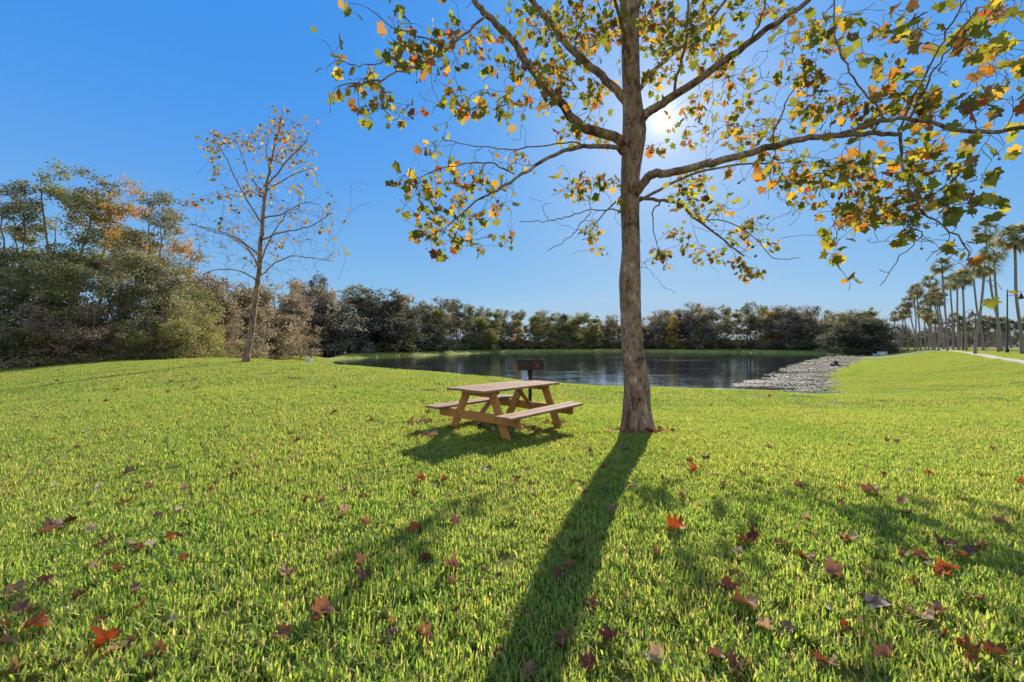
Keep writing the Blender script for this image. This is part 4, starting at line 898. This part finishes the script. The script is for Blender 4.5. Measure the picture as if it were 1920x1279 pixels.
def woodland(name, P0, P1, hf, n, ls, cols, label, seed, deep=16):
    """the depth of a wood behind its first rows: leaves too many to count"""
    rng = np.random.default_rng(seed); t = rng.random(n); x = np.interp(t, np.linspace(0, 1, len(P0)), [p[0] for p in P0]); y = np.interp(t, np.linspace(0, 1, len(P0)), [p[1] for p in P0])
    u = np.stack([x, y], -1); u /= np.linalg.norm(u, axis=1, keepdims=True); q = rng.random(n) ** .8 * deep; x = x + u[:, 0] * q; y = y + u[:, 1] * q
    hh = np.interp(t, np.linspace(0, 1, len(hf)), hf) * (1 + .16 * wob(x * .8, y * .7)); z = H(x, y) + hh * rng.random(n) ** .85
    T = rng.normal(0, 1, (n, 3)); V, Fc, C = scatter(QUAD, np.stack([x, y, z], -1), rot_frames(T, rng), rng.uniform(.6, 1.3, n) * ls, palette(rng, n, cols, WT, .25))
    tag(link(name, np_mesh(name, V, Fc, M['foliage'], C)), label, 'wood', kind='stuff')
PA = [((p - 960) / F * (np.interp(p, DX, DD) + 8), np.interp(p, DX, DD) + 8) for p in range(480, 1680, 60)]
woodland('woodland', PA, None, [5.4 if i < 6 else 3.3 for i in range(20)], 60000, .8, DARK, 'deep wood seen between the trees behind the pond', 21)
PB = [((p - 960) / F * d, d) for p, d in ((-900, 31), (-300, 33), (0, 34), (150, 35), (300, 38), (400, 46), (500, 62), (570, 84))]
woodland('woodland', PB, None, [3.2, 3.2, 3.2, 3.2, 3.2, 4, 5.5, 6.5], 45000, .26, GREY_GREEN, 'inner wood behind the first trees on the left', 22, 10)
# ------------------------------------------------------------------ palms
def palm_crown(seed):
    rng = np.random.default_rng(seed); V = []; Fc = []; C = []
    for k in range(46):
        a = rng.uniform(0, 6.28); el = R(78 - 150 * (k / 45) ** .9 + rng.uniform(-8, 8)); dead = k > 39; roll = rng.uniform(-1.2, 1.2)
        d = np.array((math.cos(a) * math.cos(el), math.sin(a) * math.cos(el), math.sin(el))); s = np.array((-math.sin(a), math.cos(a), 0)); n = np.cross(d, s)
        Lp = rng.uniform(.6, .95) * (.7 if dead else 1); c = d * Lp + np.array((0, 0, -.12 * Lp)); Lf = rng.uniform(.75, 1.05) * (.7 if dead else 1)
        col = np.array((.20, .14, .085) if dead else [(.07, .085, .04), (.11, .12, .065), (.17, .175, .12)][int(rng.integers(0, 3))]) * rng.uniform(.8, 1.2)
        b = len(V); V += [s * .015, -s * .015, c + s * .02, c - s * .02]; Fc += [(b, b + 1, b + 3), (b, b + 3, b + 2)]; C += [col] * 4
        for q in range(13):
            t = (q - 6) / 6 * R(78); s2 = s * math.cos(roll) + n * math.sin(roll); n2 = np.cross(d, s2); u = d * math.cos(t) + s2 * math.sin(t) + n2 * .22 * (abs(t) - .5)
            w = np.cross(u, n); w /= np.linalg.norm(w) + 1e-6; L = Lf * (1 - .25 * abs(t)); m = c + u * L * .6; e = c + u * L + np.array((0, 0, -.32 * L * rng.uniform(.6, 1.4)))
            b = len(V); V += [c, m + w * .055, m - w * .055, e]; Fc += [(b, b + 1, b + 2), (b + 1, b + 3, b + 2)]; C += [col * rng.uniform(.85, 1.15)] * 4
    return np_mesh('palm_crown', np.array(V), np.array(Fc), M['foliage'], np.array(C))
PC = [palm_crown(500 + k) for k in range(4)]
def palm(bx, d, tx, ty, label, group, r=.2, sc=1.):
    x = (bx - 960) / F * d; z = hz(x, d); top = at(tx, ty, d) - Vector((x, d, z)); top.y += rgl.uniform(-.6, .6)
    o = empty('palm_tree', (x, d, z - .05), label=label, cat='palm', group=group)
    bend = rgl.uniform(-.25, .25) * (top.z / 12); mid = top * .5 + Vector((bend, 0, 0))
    c = catmull([(0, 0, -.1), Vector((mid.x * .25, mid.y * .2, top.z * .2)), mid, Vector((top.x * .85, top.y * .85, top.z * .8)), top], 4); m = len(c)
    rad = [r * (1.35 if k == 0 else 1.15 if k == 1 else 1.0 - .35 * k / m) for k in range(m)]
    MB().tube(c, rad, 9).build('trunk', M['palm_bark'], o, True)
    cr = link('crown', PC[int(rgl.integers(0, 4))], o, top + Vector((0, 0, .05))); cr.rotation_euler = (R(rgl.uniform(-8, 8)), R(rgl.uniform(-8, 8)), rgl.uniform(0, 6.28)); cr.scale = (sc,) * 3
    return o
PL = [(1668, 108, 1680, 592), (1690, 100, 1689, 580), (1703, 104, 1699, 588), (1716, 96, 1712, 549), (1722, 98, 1706, 566), (1727, 90, 1723, 542), (1735, 92, 1735, 574), (1741, 86, 1739, 528), (1748, 88, 1746, 560), (1753, 84, 1731, 588),
      (1760, 80, 1759, 550), (1768, 84, 1762, 560), (1777, 72, 1768, 497), (1787, 76, 1783, 527), (1797, 72, 1797, 525), (1812, 66, 1799, 520), (1771, 90, 1752, 552),
      (1828, 50.5, 1849, 496), (1844, 68, 1824, 506), (1873, 56, 1861, 470), (1917, 45, 1890, 446), (1878, 60, 1855, 430), (1962, 44, 1935, 440), (2010, 40, 2000, 420)]
PL.sort()
PX = {1828: 'palm leaning right with its crown crossing the left leaning one', 1844: 'palm leaning left across the right leaning one', 1917: 'palm with a long trunk leaning left at the right edge', 1873: 'straight palm with a lower crown between two leaning ones'}
for k, (bx, d, tx, ty) in enumerate(PL):
    palm(bx, d, tx, ty, PX.get(bx, 'slim fan palm, %s from the left in the long row by the sidewalk' % ORD[k]), 'palms in the row by the sidewalk', .15, 1.1)
for k in range(15):
    bx = 1742 + k * 14 + rgl.uniform(-4, 4); d = 118 - k * 1.5; palm(bx, d, bx + rgl.uniform(-2, 2), 600 + rgl.uniform(-6, 14), 'short palm, %s from the left in the lower row beyond the road' % ORD[k], 'lower palms beyond the road', .17, 1.2)
for k in range(13):
    p = 1690 + k * 22 + rgl.uniform(-5, 5); by_px('oak', [1, 3][k % 2], p, 138 + rgl.uniform(-6, 8), 612 + rgl.uniform(-8, 12) - k * .6, 'greyish tree, %s from the left behind the lower palms' % ORD[k], 'trees beyond the road', pool=FW)

# ------------------------------------------------------------------ sidewalk and road
def strip(name, pts, w, mat, lift, n=80):
    c = catmull([Vector((x, y, 0)) for x, y in pts], n); V = []
    for k, p in enumerate(c):
        d = (c[min(k + 1, len(c) - 1)] - c[max(k - 1, 0)]).normalized(); s = Vector((d.y, -d.x, 0))
        zz = hz(p.x, p.y)
        for q, dz in ((-w / 2, -.25), (-w / 2 + .01, 0), (w / 2 - .01, 0), (w / 2, -.25)): V.append((p.x + s.x * q, p.y + s.y * q, zz + lift + dz))
    f = []
    for k in range(len(c) - 1):
        for q in range(3): f.append((k * 4 + q, k * 4 + q + 1, k * 4 + q + 5, k * 4 + q + 4))
    tag(link(name, np_mesh(name, V, f, mat)), kind='structure')
strip('sidewalk', [(16, 4), (39.5, 32.5), (56, 50.5), (70, 66), (120, 122)], 1.4, M['concrete'], .04)
strip('road', [(40, 6), (62, 33), (78, 50.5), (92, 66), (150, 132)], 8, M['asphalt'], .1)

# ------------------------------------------------------------------ street lamps, pole, boxes, buildings, car, stakes
def street_lamp(px, yb, yt, d, arm_px, label):
    x = (px - 960) / F * d; z = hz(x, d); h = CAMZ - (yt - YH) / F * d - z; ax = arm_px / F * d
    o = empty('street_lamp', (x, d, z), label=label, cat='street lamp', group='street lamps along the road')
    MB().tube([(0, 0, -.1), (0, 0, .5), (0, 0, .55), (0, 0, h)], [.16, .15, .085, .06], 12).build('pole', M['lamp'], o, True)
    c = catmull([(0, 0, h - .75), (ax * .35, 0, h - .72), (ax * .7, 0, h - .25), (ax, 0, h - .2), (ax, 0, h - .55)], 5); MB().tube(c, .035, 8).build('arm', M['lamp'], o, True)
    l = MB().tube([(ax, 0, h - .5), (ax, 0, h - .62), (ax, 0, h - .8), (ax, 0, h - 1.05), (ax, 0, h - 1.08)], [.06, .12, .15, .33, .34], 14).build('lamp_shade', M['lamp'], o, True)
    MB().tube([(ax, 0, h - 1.07), (ax, 0, h - 1.16), (ax, 0, h - 1.2)], [.2, .16, .05], 12).build('lamp_glass', M['white'], l, True)
street_lamp(1888.6, 662, 543, 51, 26, 'dark street lamp with a curved arm and bell shade, tallest and nearest of them')
street_lamp(1806, 656, 578, 78, 17, 'dark street lamp with a bell shade seen against the leaning palm')
street_lamp(1768, 656, 596, 98, 12, 'smallest dark street lamp between the palm trunks')
def utility_pole():
    px, d = 1817, 150; x = (px - 960) / F * d; z = hz(x, d); h = CAMZ - (586 - YH) / F * d - z
    o = empty('utility_pole', (x, d, z), label='far utility pole with four short cross arms above the road trees', cat='utility pole')
    MB().tube([(0, 0, -.1), (0, 0, h)], [.22, .14], 9).build('pole', M['stakewood'], o, True)
    for k in range(4): MB().box((.75, .2, h - .5 - k * 1.35), (1.7, .14, .12)).build('cross_arm', M['stakewood'], o)
utility_pole()
def box_cabinet(px, d, w, h, label, mat):
    x = (px - 960) / F * d; z = hz(x, d); o = empty('utility_cabinet', (x, d, z), label=label, cat='utility box')
    MB().box((0, 0, h / 2 + .05), (w, .8, h), bev=.03).build('cabinet', M[mat], o); MB().box((0, 0, h + .08), (w + .08, .9, .05), bev=.01).build('lid', M['white'], o)
    MB().box((0, 0, 0), (w + .3, 1.1, .12), bev=.01).build('base_slab', M['concrete'], o); MB().box((w * .25, -.42, h * .6), (.05, .04, .2)).build('handle', M['lamp'], o)
box_cabinet(1654, 98, 1.75, .78, 'pale blue utility box beside the last dark tree of the shore', 'bluebox')
box_cabinet(1641.5, 99, .6, .4, 'small white utility box left of the pale blue one', 'white')
M['wall_blue'] = mat_noise('pale_blue_wall', [(.3, (.34, .42, .55)), (.7, (.42, .50, .62))], 1, .85, .1, .01)
M['wall_lilac'] = mat_noise('lilac_grey_wall', [(.3, (.32, .30, .36)), (.7, (.42, .40, .46))], 1, .85, .1, .01)
M['roof'] = mat_noise('grey_shingle', [(.3, (.12, .12, .13)), (.7, (.2, .2, .21))], 3, .9, .3, .02)
M['glass'] = mat_noise('dark_window_glass', [(.3, (.02, .025, .03)), (.7, (.04, .045, .05))], 1, .1, 0, .001)
def house(px0, px1, yt, d, mat, label, floors=2):
    x0 = (px0 - 960) / F * d; x1 = (px1 - 960) / F * d; cx = (x0 + x1) / 2; z = min(hz(x0, d), hz(x1, d)) - .2; w = x1 - x0; hh = CAMZ - (yt - YH) / F * d - z; rh = 1.6; wh = hh - rh; dp = 10
    o = empty('building', (cx, d, z), label=label, cat='building')
    MB().box((0, dp / 2, wh / 2), (w, dp, wh)).build('wall', M[mat], o)
    V = [(-w / 2 - .5, -.5, wh + .003), (w / 2 + .5, -.5, wh + .003), (w / 2 + .5, dp + .5, wh + .003), (-w / 2 - .5, dp + .5, wh + .003), (-w / 2 + 2.5, dp / 2, hh), (w / 2 - 2.5, dp / 2, hh)]
    link('roof', np_mesh('roof', V, [(0, 1, 5, 4), (1, 2, 5), (2, 3, 4, 5), (3, 0, 4), (3, 2, 1, 0)], M['roof']), o)
    n = max(3, int(w / 3.2))
    for fl in range(floors):
        for k in range(n):
            wx = -w / 2 + (k + .5) * w / n; wz = wh * (fl + .55) / floors
            fr = MB().box((wx, -.03, wz), (1.5, .1, 1.7), bev=.01).build('window', M['white'], o); MB().box((wx, -.07, wz), (1.3, .06, 1.5)).build('pane', M['glass'], fr)
house(1668, 1722, 622, 172, 'wall_blue', 'pale blue two storey building behind the left end of the palm row')
house(1730, 1800, 626, 165, 'wall_lilac', 'long lilac grey building behind the palm trunks')
def marker_post():
    d = 40; x = (583.3 - 960) / F * d; z = hz(x, d); o = empty('marker_post', (x, d, z), label='short grey wooden post with a white block at its foot by the pond edge', cat='post')
    zt = CAMZ - (653.5 - YH) / F * d - z; z1 = CAMZ - (671 - YH) / F * d - z
    MB().tube([(0, 0, -.1), (0, 0, zt)], .075, 8).build('post', M['stakewood'], o)
    MB().box((-.2, 0, z1 - .55), (.5, .4, 1.1), bev=.06).build('block', M['white'], o)
marker_post()
for k, px in enumerate((614.6, 629, 660)):
    d = 88; x = (px - 960) / F * d; z = hz(x, d)
    tag(MB().tube([(x, d, z - .1), (x, d, z + .9), (x, d, z + .95)], [.05, .05, .02], 6).build('stake', M['stakewood']), '%s of the three thin stakes on the shaded grass bank' % ['leftmost', 'middle', 'rightmost'][k], 'stake', 'thin stakes on the bank')

# ------------------------------------------------------------------ floating weed along the right shore
WP = np.array([(12, 26.5), (17.3, 32), (20.8, 34.9), (26.9, 42.3), (31.4, 48.4), (36.4, 55), (54.8, 76.5), (74.8, 98.8), (86, 108), (92, 108), (48, 57), (33, 41), (20.5, 24.5), (14, 23)], float)
def weed():
    rng = np.random.default_rng(8); n = 520000; x = rng.uniform(10, 94, n); y = 22 + rng.random(n) ** 1.6 * 90
    k = (sd_poly(WP, x, y) + wob(x * 1.3, y * 1.3) * .9 < 0) & (sd_poly(POND, x, y) < 1.0); x, y = x[k], y[k]
    f = wob(x * .5 + 3, y * 2.2) + .6 * wob(x * 2.2, y * 5) ; k = f + rng.normal(0, .4, len(x)) > -.3; x, y, f = x[k], y[k], f[k]
    n = len(x); P = np.stack([x, y, np.full(n, ZW + .012) + rng.uniform(0, .03, n)], -1); T = rng.normal(0, 1, (n, 3)); T[:, 2] = rng.uniform(.0, .12, n)
    tip = T / np.linalg.norm(T, axis=1, keepdims=True); side = np.cross(tip, [0, 0, 1]); side /= np.linalg.norm(side, axis=1, keepdims=True); Fr = np.stack([side, tip, np.cross(side, tip)], -1)
    green = wob(x * .9 + 9, y * 1.1 + 4) > .45
    C = np.where(green[:, None], palette(rng, n, [(.16, .20, .07), (.22, .24, .10)], [1, 1]), palette(rng, n, [(.52, .43, .39), (.68, .58, .54), (.34, .27, .22), (.28, .27, .16)], [3, 3, 2, 1]))
    S = .05 + .0030 * y; V, Fc, Cc = scatter(QUAD, P, Fr, S * rng.uniform(.7, 1.5, n), C)
    tag(link('floating_weed', np_mesh('floating_weed', V, Fc, M['weed'], Cc)), 'pinkish and pale green weed floating on the water along the right shore', 'water weed', kind='stuff')
weed()
o = by_px('bush', 0, 1567, 56, 676, 'dark clump of dead reeds between the floating weed and the right bank', None, 'reed_clump', .8, 'reeds', ('stems', 'foliage'), FW)
